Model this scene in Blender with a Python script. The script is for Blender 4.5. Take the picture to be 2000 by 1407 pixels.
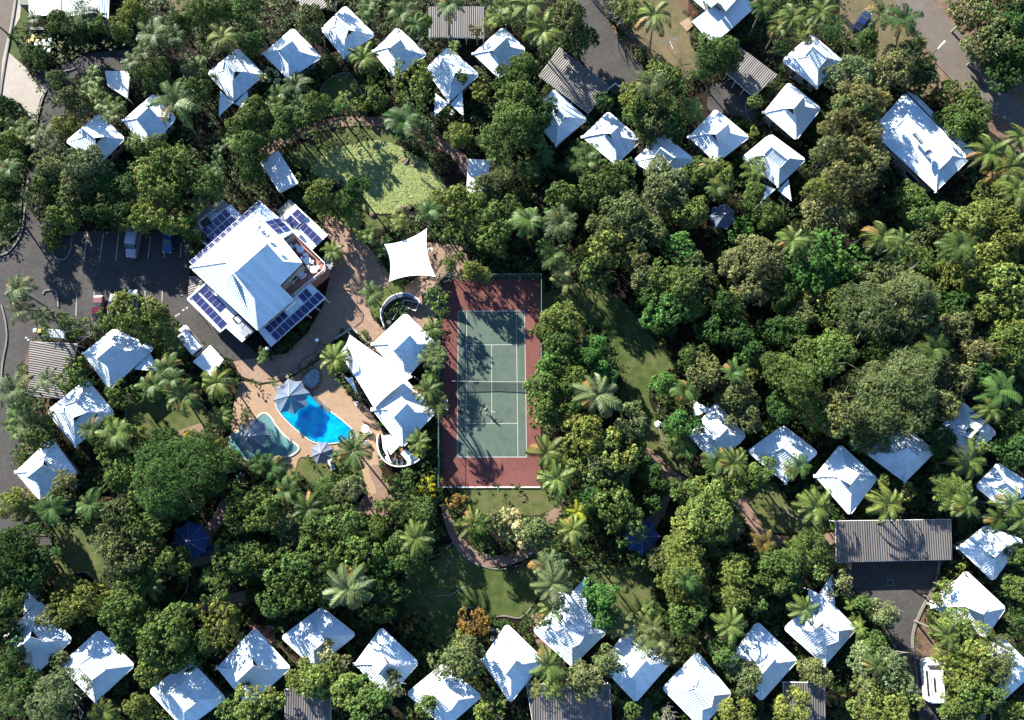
import bpy, math, random
import numpy as np
from mathutils import Vector, Matrix, Euler
R = math.radians
random.seed(7); np.random.seed(7)
C = bpy.context.scene.collection
for o in list(bpy.data.objects): bpy.data.objects.remove(o)

# ---------------------------------------------------------------- camera, sky, sun, exposure
CAM_Z = 118.6            # flying height of the drone, metres
PPM = 12.0               # about this many photograph pixels per metre on the ground
TILT = math.radians(8.5) # the drone looks slightly forward of straight down
FPX = 1440.0             # focal length in photograph pixels
sc = bpy.context.scene
cam_d = bpy.data.cameras.new('camera'); cam = bpy.data.objects.new('camera', cam_d); C.objects.link(cam)
cam.location = (0, 0, CAM_Z); cam.rotation_euler = (TILT, 0, 0)
cam_d.sensor_width = 36.0; cam_d.lens = 36.0 * FPX / 2000; cam_d.clip_end = 1500; cam_d.clip_start = 1
sc.camera = cam
SUN_EL = 25.5
SUN_AZ = math.atan2(-0.60, 0.80)          # sun stands towards the upper left of the picture
world = bpy.data.worlds.new('World'); sc.world = world; world.use_nodes = True
wn = world.node_tree.nodes; wl = world.node_tree.links
sky = wn.new('ShaderNodeTexSky'); sky.sky_type = 'NISHITA'; sky.sun_disc = False
sky.sun_elevation = R(SUN_EL); sky.sun_rotation = SUN_AZ
sky.air_density = 1.0; sky.dust_density = 0.2; sky.ozone_density = 6.0
wl.new(sky.outputs[0], wn['Background'].inputs['Color']); wn['Background'].inputs['Strength'].default_value = 0.075
sun_d = bpy.data.lights.new('sun', 'SUN'); sun = bpy.data.objects.new('sun', sun_d); C.objects.link(sun)
sun_d.energy = 5.0; sun_d.angle = R(0.5); sun_d.color = (1.0, 0.94, 0.82)
sd = Vector((math.sin(SUN_AZ) * math.cos(R(SUN_EL)), math.cos(SUN_AZ) * math.cos(R(SUN_EL)), math.sin(R(SUN_EL))))
sun.rotation_euler = sd.to_track_quat('Z', 'Y').to_euler()
sun.location = (0, 0, 60)
vs = sc.view_settings; vs.view_transform = 'Standard'; vs.look = 'None'; vs.gamma = 1.0; vs.use_curve_mapping = False
vs.exposure = 2.15
sc.cycles.max_bounces = 5; sc.cycles.diffuse_bounces = 3; sc.cycles.transparent_max_bounces = 6
sc.cycles.glossy_bounces = 2; sc.cycles.transmission_bounces = 2; sc.cycles.caustics_reflective = False

SINT, COST = math.sin(TILT), math.cos(TILT)
def P(px, py, z=0.0):
    """world point at height z that stands at that place of the aerial survey"""
    u, v = px - 1000, py - 703.5; dn = v * SINT + FPX * COST; t = (CAM_Z - z) / dn
    return Vector((u * t, (FPX * SINT - v * COST) * t, z))
def PN(px, py):
    """the same on the ground for whole numpy arrays"""
    u, v = px - 1000, py - 703.5; t = CAM_Z / (v * SINT + FPX * COST); return u * t, (FPX * SINT - v * COST) * t
def SC(py): return ((py - 703.5) * SINT + FPX * COST) / CAM_Z      # pixels per metre at that height of the picture
def PL(pts, z=0.0): return [P(x, y, z) for x, y in pts]

# ---------------------------------------------------------------- materials
def mat(name, col, rough=0.8, spec=0.3, metal=0.0, noise=None, noise_scale=1.0, bump=None, bump_scale=8.0, extra=None, detail=4):
    m = bpy.data.materials.new(name); m.use_nodes = True
    nt = m.node_tree; n = nt.nodes; l = nt.links; b = n['Principled BSDF']
    b.inputs['Base Color'].default_value = (*col, 1); b.inputs['Roughness'].default_value = rough
    b.inputs['Specular IOR Level'].default_value = spec; b.inputs['Metallic'].default_value = metal
    tc = n.new('ShaderNodeNewGeometry')
    if noise:
        nz = n.new('ShaderNodeTexNoise'); nz.inputs['Scale'].default_value = noise_scale; nz.inputs['Detail'].default_value = detail
        l.new(tc.outputs['Position'], nz.inputs['Vector'])
        cr = n.new('ShaderNodeValToRGB'); el = cr.color_ramp.elements
        el[0].position = 0.32; el[0].color = (*col, 1); el[1].position = 0.68; el[1].color = (*noise, 1)
        l.new(nz.outputs['Fac'], cr.inputs['Fac']); l.new(cr.outputs['Color'], b.inputs['Base Color'])
    if bump:
        nb = n.new('ShaderNodeTexNoise'); nb.inputs['Scale'].default_value = bump_scale; nb.inputs['Detail'].default_value = 5
        l.new(tc.outputs['Position'], nb.inputs['Vector'])
        bp = n.new('ShaderNodeBump'); bp.inputs['Distance'].default_value = bump; bp.inputs['Strength'].default_value = 1
        l.new(nb.outputs['Fac'], bp.inputs['Height']); l.new(bp.outputs['Normal'], b.inputs['Normal'])
    return m

def ground_mat(name, cols, big=0.15, mid=1.2, fine=9.0, rough=0.95, bump=0.02, fine_amt=0.35, spec=0.15):
    """three scales of noise mixed over a list of colours"""
    m = bpy.data.materials.new(name); m.use_nodes = True
    nt = m.node_tree; n = nt.nodes; l = nt.links; b = n['Principled BSDF']
    b.inputs['Roughness'].default_value = rough; b.inputs['Specular IOR Level'].default_value = spec
    g = n.new('ShaderNodeNewGeometry')
    def nz(s, d=5):
        t = n.new('ShaderNodeTexNoise'); t.inputs['Scale'].default_value = s; t.inputs['Detail'].default_value = d
        t.inputs['Roughness'].default_value = 0.65
        l.new(g.outputs['Position'], t.inputs['Vector']); return t
    A = nz(big); B = nz(mid); F = nz(fine, 6)
    a1 = n.new('ShaderNodeMath'); a1.operation = 'MULTIPLY_ADD'; a1.inputs[1].default_value = 0.5
    a2 = n.new('ShaderNodeMath'); a2.operation = 'MULTIPLY'; a2.inputs[1].default_value = 0.5
    l.new(B.outputs['Fac'], a2.inputs[0]); l.new(A.outputs['Fac'], a1.inputs[0]); l.new(a2.outputs[0], a1.inputs[2])
    cr = n.new('ShaderNodeValToRGB'); el = cr.color_ramp.elements
    lo, hi = 0.36, 0.64; k = len(cols) - 1
    el[0].position = lo; el[0].color = (*cols[0], 1); el[1].position = hi; el[1].color = (*cols[-1], 1)
    for i in range(1, k):
        e = el.new(lo + (hi - lo) * i / k); e.color = (*cols[i], 1)
    l.new(a1.outputs[0], cr.inputs['Fac'])
    mp = n.new('ShaderNodeMapRange'); mp.inputs['From Min'].default_value = 0.3; mp.inputs['From Max'].default_value = 0.7
    mp.inputs['To Min'].default_value = 1 - fine_amt; mp.inputs['To Max'].default_value = 1 + fine_amt
    l.new(F.outputs['Fac'], mp.inputs['Value'])
    mx = n.new('ShaderNodeVectorMath'); mx.operation = 'MULTIPLY'
    l.new(cr.outputs['Color'], mx.inputs[0]); l.new(mp.outputs[0], mx.inputs[1]); l.new(mx.outputs[0], b.inputs['Base Color'])
    bp = n.new('ShaderNodeBump'); bp.inputs['Distance'].default_value = bump; l.new(F.outputs['Fac'], bp.inputs['Height'])
    l.new(bp.outputs['Normal'], b.inputs['Normal'])
    return m

def ribbed(name, col, pitch=0.34, depth=0.05, dirt=(0.36, 0.36, 0.33), dirt_amt=0.55, rough=0.45, spec=0.4, seam=0.12, metal=0.0):
    """profiled steel sheet: ribs run down the slope (uv u counts metres along the eave)"""
    m = bpy.data.materials.new(name); m.use_nodes = True
    nt = m.node_tree; n = nt.nodes; l = nt.links; b = n['Principled BSDF']
    b.inputs['Roughness'].default_value = rough; b.inputs['Specular IOR Level'].default_value = spec; b.inputs['Metallic'].default_value = metal
    uv = n.new('ShaderNodeUVMap'); sp = n.new('ShaderNodeSeparateXYZ'); l.new(uv.outputs[0], sp.inputs[0])
    d = n.new('ShaderNodeMath'); d.operation = 'DIVIDE'; d.inputs[1].default_value = pitch; l.new(sp.outputs[0], d.inputs[0])
    f = n.new('ShaderNodeMath'); f.operation = 'FRACT'; l.new(d.outputs[0], f.inputs[0])
    pp = n.new('ShaderNodeMath'); pp.operation = 'PINGPONG'; pp.inputs[1].default_value = 0.5; l.new(f.outputs[0], pp.inputs[0])
    mr = n.new('ShaderNodeMapRange'); mr.inputs['From Min'].default_value = 0.06; mr.inputs['From Max'].default_value = 0.42
    mr.interpolation_type = 'SMOOTHSTEP'
    l.new(pp.outputs[0], mr.inputs['Value'])
    bp = n.new('ShaderNodeBump'); bp.inputs['Distance'].default_value = depth; bp.inputs['Strength'].default_value = 1
    l.new(mr.outputs[0], bp.inputs['Height']); l.new(bp.outputs['Normal'], b.inputs['Normal'])
    g = n.new('ShaderNodeNewGeometry'); nz = n.new('ShaderNodeTexNoise'); nz.inputs['Scale'].default_value = 0.6; nz.inputs['Detail'].default_value = 7
    nz.inputs['Roughness'].default_value = 0.7
    mpg = n.new('ShaderNodeMapping'); mpg.inputs['Scale'].default_value = (1, 1, 1)
    mpg.inputs['Scale'].default_value = (1.6, 0.28, 1)
    cmb = n.new('ShaderNodeVectorMath'); cmb.operation = 'ADD'; oin = n.new('ShaderNodeObjectInfo')
    l.new(uv.outputs[0], mpg.inputs['Vector']); l.new(mpg.outputs[0], cmb.inputs[0]); l.new(oin.outputs['Location'], cmb.inputs[1]); l.new(cmb.outputs[0], nz.inputs['Vector'])
    r2 = n.new('ShaderNodeMapRange'); r2.inputs['From Min'].default_value = 0.5; r2.inputs['From Max'].default_value = 0.8
    r2.inputs['To Max'].default_value = dirt_amt; l.new(nz.outputs['Fac'], r2.inputs['Value'])
    mx = n.new('ShaderNodeMix'); mx.data_type = 'RGBA'; mx.inputs[6].default_value = (*col, 1); mx.inputs[7].default_value = (*dirt, 1)
    l.new(r2.outputs[0], mx.inputs[0])
    # lap seams every 0.76 m and sheet-to-sheet tone
    d2 = n.new('ShaderNodeMath'); d2.operation = 'DIVIDE'; d2.inputs[1].default_value = 0.76; l.new(sp.outputs[0], d2.inputs[0])
    fl = n.new('ShaderNodeMath'); fl.operation = 'FLOOR'; l.new(d2.outputs[0], fl.inputs[0])
    wn_ = n.new('ShaderNodeTexWhiteNoise'); wn_.noise_dimensions = '1D'; l.new(fl.outputs[0], wn_.inputs['W'])
    m3 = n.new('ShaderNodeMapRange'); m3.inputs['To Min'].default_value = 1 - seam; m3.inputs['To Max'].default_value = 1.0
    l.new(wn_.outputs['Value'], m3.inputs['Value'])
    vm = n.new('ShaderNodeVectorMath'); vm.operation = 'MULTIPLY'; l.new(mx.outputs[2], vm.inputs[0]); l.new(m3.outputs[0], vm.inputs[1])
    l.new(vm.outputs[0], b.inputs['Base Color'])
    return m

def leaf_mat(name, rough=0.6, trans=0.15, spec=0.12):
    """leaf colour = colour of the plant x the tone stored for each leaf"""
    m = bpy.data.materials.new(name); m.use_nodes = True
    nt = m.node_tree; n = nt.nodes; l = nt.links; b = n['Principled BSDF']; out = n['Material Output']
    b.inputs['Roughness'].default_value = rough; b.inputs['Specular IOR Level'].default_value = spec
    oi = n.new('ShaderNodeObjectInfo'); at = n.new('ShaderNodeAttribute'); at.attribute_name = 'tone'
    vm = n.new('ShaderNodeVectorMath'); vm.operation = 'MULTIPLY'
    l.new(oi.outputs['Color'], vm.inputs[0]); l.new(at.outputs['Color'], vm.inputs[1]); l.new(vm.outputs[0], b.inputs['Base Color'])
    tr = n.new('ShaderNodeBsdfTranslucent')
    v2 = n.new('ShaderNodeVectorMath'); v2.operation = 'MULTIPLY'; v2.inputs[1].default_value = (1.3, 1.25, 0.5)
    l.new(vm.outputs[0], v2.inputs[0]); l.new(v2.outputs[0], tr.inputs['Color'])
    ms = n.new('ShaderNodeMixShader'); ms.inputs[0].default_value = trans
    l.new(b.outputs[0], ms.inputs[1]); l.new(tr.outputs[0], ms.inputs[2]); l.new(ms.outputs[0], out.inputs['Surface'])
    return m

def water_mat(name, c1, c2, scale=1.2, rough=0.06, bump=0.02, sss=0):
    m = mat(name, c1, rough=rough, spec=0.5, noise=c2, noise_scale=scale, bump=bump, bump_scale=2.5)
    if sss:
        b = m.node_tree.nodes['Principled BSDF']; b.inputs['Subsurface Weight'].default_value = 1; b.inputs['Subsurface Radius'].default_value = (sss * .3, sss, sss * 1.2); b.inputs['Subsurface Scale'].default_value = 1.0
    return m

M = {}
M['bed'] = ground_mat('garden soil', [(0.004435, 0.004032, 0.002822), (0.01008, 0.00726, 0.004838), (0.01814, 0.0121, 0.008064), (0.009072, 0.009072, 0.004032)], 0.12, 1.0, 6, fine_amt=0.5, bump=0.06)
M['lawn'] = ground_mat('lawn grass', [(0.022, 0.042, 0.01), (0.04, 0.06, 0.016), (0.07, 0.08, 0.028), (0.095, 0.085, 0.04)], 0.07, 0.6, 14, fine_amt=0.45, bump=0.03)
M['drylawn'] = ground_mat('dry grass', [(0.055, 0.06, 0.025), (0.095, 0.08, 0.0425), (0.13, 0.095, 0.06)], 0.1, 0.7, 10, fine_amt=0.3, bump=0.03)
M['asphalt'] = ground_mat('asphalt', [(0.03499, 0.03361, 0.03326), (0.0488, 0.04609, 0.04467), (0.06445, 0.05954, 0.05512)],  0.25, 1.6, 14, fine_amt=0.3, bump=0.008)
M['street'] = ground_mat('street asphalt', [(0.08625, 0.07344, 0.06272), (0.1207, 0.1026, 0.0882)], 0.08, 0.7, 20, fine_amt=0.15, bump=0.005)
M['concrete'] = ground_mat('concrete', [(0.2413, 0.212, 0.1828), (0.3072, 0.2779, 0.2413)], 0.15, 1.1, 12, fine_amt=0.1, bump=0.004)
M['brick'] = ground_mat('brick paving', [(0.1482, 0.09633, 0.07039), (0.2075, 0.1408, 0.1037), (0.2445, 0.1741, 0.1297)], 0.12, 1.6, 9, fine_amt=0.28, bump=0.01)
M['path'] = ground_mat('tan path', [(0.1404, 0.09068, 0.06728), (0.193, 0.1317, 0.09945)], 0.2, 1.5, 12, fine_amt=0.18, bump=0.006)
M['pooldeck'] = ground_mat('pool paving', [(0.2183, 0.1455, 0.09423), (0.2728, 0.1941, 0.1313)], 0.2, 1.3, 8, fine_amt=0.14, bump=0.005)
M['dirt'] = ground_mat('bare dirt', [(0.06435, 0.04208, 0.0297), (0.1188, 0.0792, 0.05445), (0.1584, 0.1139, 0.0792)], 0.1, 0.9, 8, fine_amt=0.35, bump=0.04)
M['court_red'] = ground_mat('red court surface', [(0.1035, 0.0391, 0.03519), (0.1394, 0.05865, 0.05083)], 0.12, 1.2, 14, fine_amt=0.18, bump=0.003)
M['court_green'] = ground_mat('green court surface', [(0.0502, 0.07448, 0.05991), (0.06639, 0.0931, 0.0761), (0.07934, 0.1052, 0.08906)], 0.12, 0.9, 12, fine_amt=0.14, bump=0.003)
M['line'] = mat('white line paint', (0.3571, 0.3686, 0.3456), 0.7, noise=(0.2592, 0.2707, 0.2534), noise_scale=6)
M['roof'] = ribbed('white steel roof', (0.60, 0.695, 0.74), pitch=0.36, depth=0.045)
M['roof_grey'] = ribbed('weathered grey sheet roof', (0.1114, 0.1031, 0.099), pitch=0.36, depth=0.10, dirt=(0.05775, 0.0495, 0.04125), dirt_amt=0.9, rough=0.6, seam=0.3)
M['roof_pale'] = ribbed('pale green sheet roof', (0.464, 0.56, 0.512), pitch=0.36, depth=0.06)
M['roof_flat'] = ribbed('flat white deck roof', (0.612, 0.629, 0.629), pitch=0.4, depth=0.02)
M['trim'] = mat('white trim', (0.72, 0.72, 0.70), 0.5)
M['wall'] = mat('cream wall', (0.2592, 0.2376, 0.2016), 0.8, noise=(0.216, 0.2016, 0.1728), noise_scale=1.5)
M['wall_grey'] = mat('grey green wall', (0.12, 0.132, 0.114), 0.8)
M['glass'] = mat('dark glass', (0.02, 0.025, 0.03), 0.05, spec=0.8)
M['dark'] = mat('dark vent', (0.018, 0.021, 0.024), 0.6)
M['steel'] = mat('galvanised steel', (0.3024, 0.3168, 0.3312), 0.4, metal=0.6)
M['solar'] = mat('solar cells', (0.012, 0.02, 0.10), 0.25, spec=0.6, noise=(0.02, 0.018, 0.075), noise_scale=1.5)
M['alu'] = mat('aluminium frame', (0.6, 0.62, 0.64), 0.4, metal=0.3)
M['redtile'] = ground_mat('terracotta tiles', [(0.2304, 0.1056, 0.0864), (0.3168, 0.1632, 0.1344)], 0.4, 2.5, 9, fine_amt=0.1, bump=0.003)
M['sail'] = mat('white shade cloth', (0.74, 0.75, 0.74), 0.9, noise=(0.68, 0.70, 0.70), noise_scale=0.4)
M['blue'] = mat('slate blue canvas', (0.0903, 0.1129, 0.1637), 0.85, noise=(0.1072, 0.1298, 0.1806), noise_scale=2)
M['shady'] = mat('blue canvas', (0.01386, 0.0396, 0.1188), 0.8)  # slate canopy fabric with its shade put into a darker blue
M['pool'] = water_mat('pool water', (0, 0.195, 0.495), (0, 0.36, 0.63), 0.8, bump=0.04, sss=3.0)  # paler colour noise paints ripple highlights into the water
M['kidpool'] = water_mat('shallow pool water', (0.075, 0.1688, 0.1812), (0.125, 0.2375, 0.2375), 0.5, bump=0.02, sss=0.6)
M['spa'] = water_mat('spa water', (0.05, 0.085, 0.11), (0.275, 0.33, 0.34), 5.0, bump=0.06)
M['mosaic'] = mat('dark mosaic tiles', (0.012, 0.018, 0.03), 0.3, noise=(0.12, 0.15, 0.168), noise_scale=7)
M['coping'] = mat('pale coping', (0.341, 0.33, 0.297), 0.7)
M['terracotta'] = mat('red coping tiles', (0.18, 0.08, 0.055), 0.7, noise=(0.14, 0.06, 0.04), noise_scale=3)
M['pond'] = water_mat('pond water', (0.004, 0.010, 0.008), (0.012, 0.022, 0.014), 0.4, bump=0.01)
M['rock'] = mat('brown rock', (0.081, 0.054, 0.0405), 0.9, noise=(0.135, 0.099, 0.0765), noise_scale=2, bump=0.05, bump_scale=4)
M['kerb'] = mat('kerb concrete', (0.1512, 0.144, 0.1296), 0.85, noise=(0.1152, 0.108, 0.0972), noise_scale=1.5)
M['wood'] = mat('weathered timber', (0.088, 0.0605, 0.044), 0.8, noise=(0.121, 0.088, 0.066), noise_scale=3)
M['redwood'] = mat('red stained timber', (0.12, 0.036, 0.027), 0.7, noise=(0.084, 0.03, 0.024), noise_scale=3)
M['white'] = mat('white plastic', (0.78, 0.78, 0.76), 0.4)
M['black'] = mat('black rubber', (0.015, 0.015, 0.016), 0.7)
M['bark'] = mat('grey bark', (0.1, 0.085, 0.07), 0.9, noise=(0.055, 0.045, 0.0375), noise_scale=3)
M['palebark'] = mat('pale bark', (0.252, 0.228, 0.198), 0.9, noise=(0.168, 0.15, 0.126), noise_scale=3)
M['palmbark'] = mat('ringed palm trunk', (0.1485, 0.135, 0.117), 0.85, noise=(0.09, 0.081, 0.06975), noise_scale=4)
M['leaf'] = leaf_mat('leaves')
M['frond'] = leaf_mat('palm leaflets', rough=0.5, trans=0.15, spec=0.18)
M['lily'] = leaf_mat('lily pads', rough=0.5, trans=0.05)
M['fence'] = mat('green fence wire', (0.096, 0.156, 0.132), 0.5)
M['netcord'] = mat('dark net cord', (0.03, 0.035, 0.03), 0.8)
M['yellow'] = mat('yellow bin lid', (0.372, 0.24, 0.048), 0.5)
M['teal'] = mat('pale green bin lid', (0.27, 0.348, 0.312), 0.5)
M['skin'] = mat('skin', (0.27, 0.162, 0.114), 0.6)
M['maroon'] = mat('maroon car paint', (0.076, 0.006, 0.018), 0.25, spec=0.6)
M['carblue'] = mat('blue car paint', (0.007, 0.035, 0.14), 0.25, spec=0.6)
M['cargrey'] = mat('grey car paint', (0.12, 0.11, 0.125), 0.3, spec=0.6)
M['carpale'] = mat('pale blue car paint', (0.21, 0.275, 0.33), 0.25, spec=0.6)
M['carwhite'] = mat('white car paint', (0.75, 0.75, 0.74), 0.3, spec=0.5)
M['carnavy'] = mat('navy car paint', (0.01, 0.018, 0.07), 0.25, spec=0.6)
def shade_cloth(m, k):
    """knitted shade cloth lets a share of the light straight through its holes"""
    nt = m.node_tree; n = nt.nodes; l = nt.links; tr = n.new('ShaderNodeBsdfTransparent'); mx = n.new('ShaderNodeMixShader'); mx.inputs[0].default_value = k
    l.new(n['Principled BSDF'].outputs[0], mx.inputs[1]); l.new(tr.outputs[0], mx.inputs[2]); l.new(mx.outputs[0], n['Material Output'].inputs['Surface'])
shade_cloth(M['blue'], 0.08)
M['lamp'] = mat('white globe', (0.85, 0.85, 0.83), 0.3)
M['towel'] = mat('turquoise towel', (0.012, 0.15, 0.252), 0.9, noise=(0.21, 0.36, 0.39), noise_scale=2.5)
M['sling'] = mat('grey sling fabric', (0.104, 0.12, 0.144), 0.8)

# ---------------------------------------------------------------- mesh helpers
class MB:
    def __init__(s): s.v = []; s.f = []; s.uv = []; s.mi = []; s.hasuv = False
    def face(s, pts, uv=None, mi=0):
        i = len(s.v); s.v += [tuple(p) for p in pts]; s.f.append(tuple(range(i, i + len(pts))))
        if uv is None: uv = [(0, 0)] * len(pts)
        s.uv += uv; s.mi.append(mi)
    def roof_face(s, pts, mi=0, along=None):
        """face with uv: u = metres along the level direction of the plane, v = metres up the slope"""
        pts = [Vector(p) for p in pts]
        nrm = Vector((0, 0, 0))
        for i in range(len(pts)):
            nrm += pts[i].cross(pts[(i + 1) % len(pts)])
        nrm.normalize()
        if nrm.z < 0: pts = pts[::-1]; nrm = -nrm
        if along is not None: u = Vector(along).normalized()
        elif Vector((nrm.x, nrm.y, 0)).length > 0.02:
            u = Vector((0, 0, 1)).cross(nrm).normalized()
        else: u = Vector((0.75, -0.66, 0))
        w = nrm.cross(u)
        s.face(pts, [(p.dot(u), p.dot(w)) for p in pts], mi)
    def box(s, c, d, rot=None, mi=0):
        c = Vector(c); x, y, z = d[0] / 2, d[1] / 2, d[2] / 2
        rot = rot or Matrix.Identity(3)
        if isinstance(rot, (int, float)): rot = Matrix.Rotation(rot, 3, 'Z')
        q = [c + rot @ Vector(p) for p in ((-x, -y, -z), (x, -y, -z), (x, y, -z), (-x, y, -z), (-x, -y, z), (x, -y, z), (x, y, z), (-x, y, z))]
        for f in ((3, 2, 1, 0), (4, 5, 6, 7), (0, 1, 5, 4), (1, 2, 6, 5), (2, 3, 7, 6), (3, 0, 4, 7)): s.face([q[k] for k in f], mi=mi)
    def bar(s, a, b, w, h, mi=0):
        a, b = Vector(a), Vector(b); d = b - a
        if d.length < 1e-5: return
        rot = d.to_track_quat('X', 'Z').to_matrix()
        s.box((a + b) / 2, (d.length, w, h), rot, mi)
    def tube(s, pts, rad, n=6, mi=0, cap=True):
        pts = [Vector(p) for p in pts]; rings = []
        if not hasattr(rad, '__len__'): rad = [rad] * len(pts)
        for i, p in enumerate(pts):
            d = (pts[min(i + 1, len(pts) - 1)] - pts[max(i - 1, 0)]).normalized()
            a = d.orthogonal().normalized() if abs(d.z) < 0.99 else Vector((1, 0, 0)); a = (a - d * a.dot(d)).normalized(); b = d.cross(a)
            rings.append([p + (a * math.cos(t) + b * math.sin(t)) * rad[i] for t in [k * 2 * math.pi / n for k in range(n)]])
        for i in range(len(rings) - 1):
            for k in range(n): s.face([rings[i][k], rings[i][(k + 1) % n], rings[i + 1][(k + 1) % n], rings[i + 1][k]], mi=mi)
        if cap: s.face(rings[-1], mi=mi); s.face(rings[0][::-1], mi=mi)
    def prism(s, poly, z0, z1, mi=0, bottom=True):
        poly = [Vector((p[0], p[1], 0)) for p in poly]
        a = sum(poly[i].x * poly[(i + 1) % len(poly)].y - poly[(i + 1) % len(poly)].x * poly[i].y for i in range(len(poly)))
        if a < 0: poly = poly[::-1]
        T = [Vector((p.x, p.y, z1)) for p in poly]; B = [Vector((p.x, p.y, z0)) for p in poly]
        s.face(T, mi=mi)
        if bottom: s.face(B[::-1], mi=mi)
        for i in range(len(poly)):
            j = (i + 1) % len(poly); s.face([B[i], B[j], T[j], T[i]], mi=mi)
    def lathe(s, prof, c=(0, 0, 0), n=16, mi=0):
        c = Vector(c)
        for i in range(len(prof) - 1):
            r0, z0 = prof[i]; r1, z1 = prof[i + 1]
            for k in range(n):
                a, b = 2 * math.pi * k / n, 2 * math.pi * (k + 1) / n
                q = [c + Vector((r0 * math.cos(a), r0 * math.sin(a), z0)), c + Vector((r0 * math.cos(b), r0 * math.sin(b), z0)),
                     c + Vector((r1 * math.cos(b), r1 * math.sin(b), z1)), c + Vector((r1 * math.cos(a), r1 * math.sin(a), z1))]
                if r0 < 1e-6: q = [q[0], q[2], q[3]]
                elif r1 < 1e-6: q = q[:3]
                s.face(q, mi=mi)
    def mesh(s, name, mats, smooth=False):
        me = bpy.data.meshes.new(name); me.from_pydata(s.v, [], s.f)
        if not isinstance(mats, (list, tuple)): mats = [mats]
        for m in mats: me.materials.append(M[m] if isinstance(m, str) else m)
        uvl = me.uv_layers.new(name='UVMap'); uvl.data.foreach_set('uv', np.array(s.uv, dtype=np.float32).ravel())
        me.polygons.foreach_set('material_index', s.mi)
        if smooth:
            me.polygons.foreach_set('use_smooth', [True] * len(s.f))
        me.update()
        return me
    def build(s, name, mats, parent=None, smooth=False, loc=None):
        o = bpy.data.objects.new(name, s.mesh(name, mats, smooth)); C.objects.link(o)
        if parent is not None: put(o, parent, loc)
        elif loc is not None: o.location = loc
        return o

def put(o, parent, loc=None):
    """parent o; its mesh was made in world coordinates unless loc is given"""
    o.parent = parent
    if loc is None:
        o.matrix_parent_inverse = parent.matrix_world.inverted() if parent.type != 'EMPTY' else Matrix.Translation(-parent.location)
    else: o.location = loc

LABELS = {}
def tag(o, label=None, cat=None, group=None, kind=None):
    if label: o['label'] = label; LABELS.setdefault(label, []).append(o.name)
    if cat: o['category'] = cat
    if group: o['group'] = group
    if kind: o['kind'] = kind
    return o
def thing(name, label, cat, loc=(0, 0, 0), group=None):
    """Empty at the base of a thing; children built in world coordinates are offset by put()"""
    o = bpy.data.objects.new(name, None); C.objects.link(o); o.location = loc; o.empty_display_size = 0.5
    return tag(o, label, cat, group)
def copy_tree(o, parent=None):
    c = o.copy(); C.objects.link(c); c.parent = parent
    if parent is not None: c.matrix_parent_inverse = o.matrix_parent_inverse.copy()
    for ch in o.children: copy_tree(ch, c)
    return c

def inpoly(x, y, poly):
    """numpy point in polygon (pixel space of the survey or metres alike)"""
    x = np.asarray(x); y = np.asarray(y); r = np.zeros(x.shape, bool); n = len(poly); j = n - 1
    for i in range(n):
        xi, yi = poly[i][0], poly[i][1]; xj, yj = poly[j][0], poly[j][1]
        c = ((yi > y) != (yj > y)) & (x < (xj - xi) * (y - yi) / ((yj - yi) if yj != yi else 1e-9) + xi)
        r ^= c; j = i
    return r

def smooth_poly(pts, closed=True, k=4):
    """Catmull-Rom through pts"""
    n = len(pts); out = []
    rng = range(n) if closed else range(n - 1)
    for i in rng:
        g = lambda q: pts[q % n] if closed else pts[max(0, min(n - 1, q))]
        p0, p1, p2, p3 = g(i - 1), g(i), g(i + 1), g(i + 2)
        for t in [q / k for q in range(k)]:
            out.append(tuple(0.5 * ((2 * p1[a]) + (-p0[a] + p2[a]) * t + (2 * p0[a] - 5 * p1[a] + 4 * p2[a] - p3[a]) * t * t + (-p0[a] + 3 * p1[a] - 3 * p2[a] + p3[a]) * t ** 3) for a in (0, 1)))
    if not closed: out.append(tuple(pts[-1]))
    return out
# ---------------------------------------------------------------- the ground and everything flat on it
EXCL = []       # survey polygons where no undergrowth stands
LEVEL = [0.0]
def sheet(name, poly, m, smooth=False, z=None, excl=True, structure=True):
    if smooth: poly = smooth_poly(poly)
    if z is None:
        LEVEL[0] += 0.0015; z = LEVEL[0]
    mb = MB(); pts = PL(poly, z)
    a = sum(pts[i].x * pts[(i + 1) % len(pts)].y - pts[(i + 1) % len(pts)].x * pts[i].y for i in range(len(pts)))
    mb.face(pts if a > 0 else pts[::-1])
    o = mb.build(name, m)
    if structure: tag(o, kind='structure')
    if excl: EXCL.append(poly)
    return o
g = MB(); G = 700
for i in range(10):
    for j in range(10):
        x0 = -G + 2 * G * i / 10; x1 = -G + 2 * G * (i + 1) / 10; y0 = -G + 2 * G * j / 10; y1 = -G + 2 * G * (j + 1) / 10
        g.face([(x0, y0, 0), (x1, y0, 0), (x1, y1, 0), (x0, y1, 0)])
tag(g.build('ground', 'bed'), kind='structure')

# lawns
sheet('lawn', [(18, -60), (60, -60), (55, 20), (50, 55), (60, 75), (45, 90), (38, 118), (22, 108), (16, 95), (25, 60), (38, 20)], 'lawn')
sheet('lawn', [(625, 182), (632, 165), (655, 148), (680, 143), (696, 160), (706, 180), (722, 190), (700, 205), (640, 205)], 'lawn', True)
sheet('lawn', [(560, 300), (600, 275), (640, 258), (700, 248), (765, 250), (770, 282), (720, 275), (680, 284), (640, 300), (608, 330), (575, 325)], 'lawn', True)
sheet('lawn', [(700, 400), (760, 410), (790, 430), (760, 450), (720, 440), (700, 420)], 'lawn', True)
sheet('lawn', [(740, 560), (768, 545), (790, 560), (810, 590), (790, 590), (760, 600), (748, 622), (730, 615), (715, 590)], 'lawn', True)
sheet('lawn', [(585, 895), (610, 895), (725, 880), (725, 925), (640, 945), (600, 940), (575, 915)], 'lawn', True)
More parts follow.
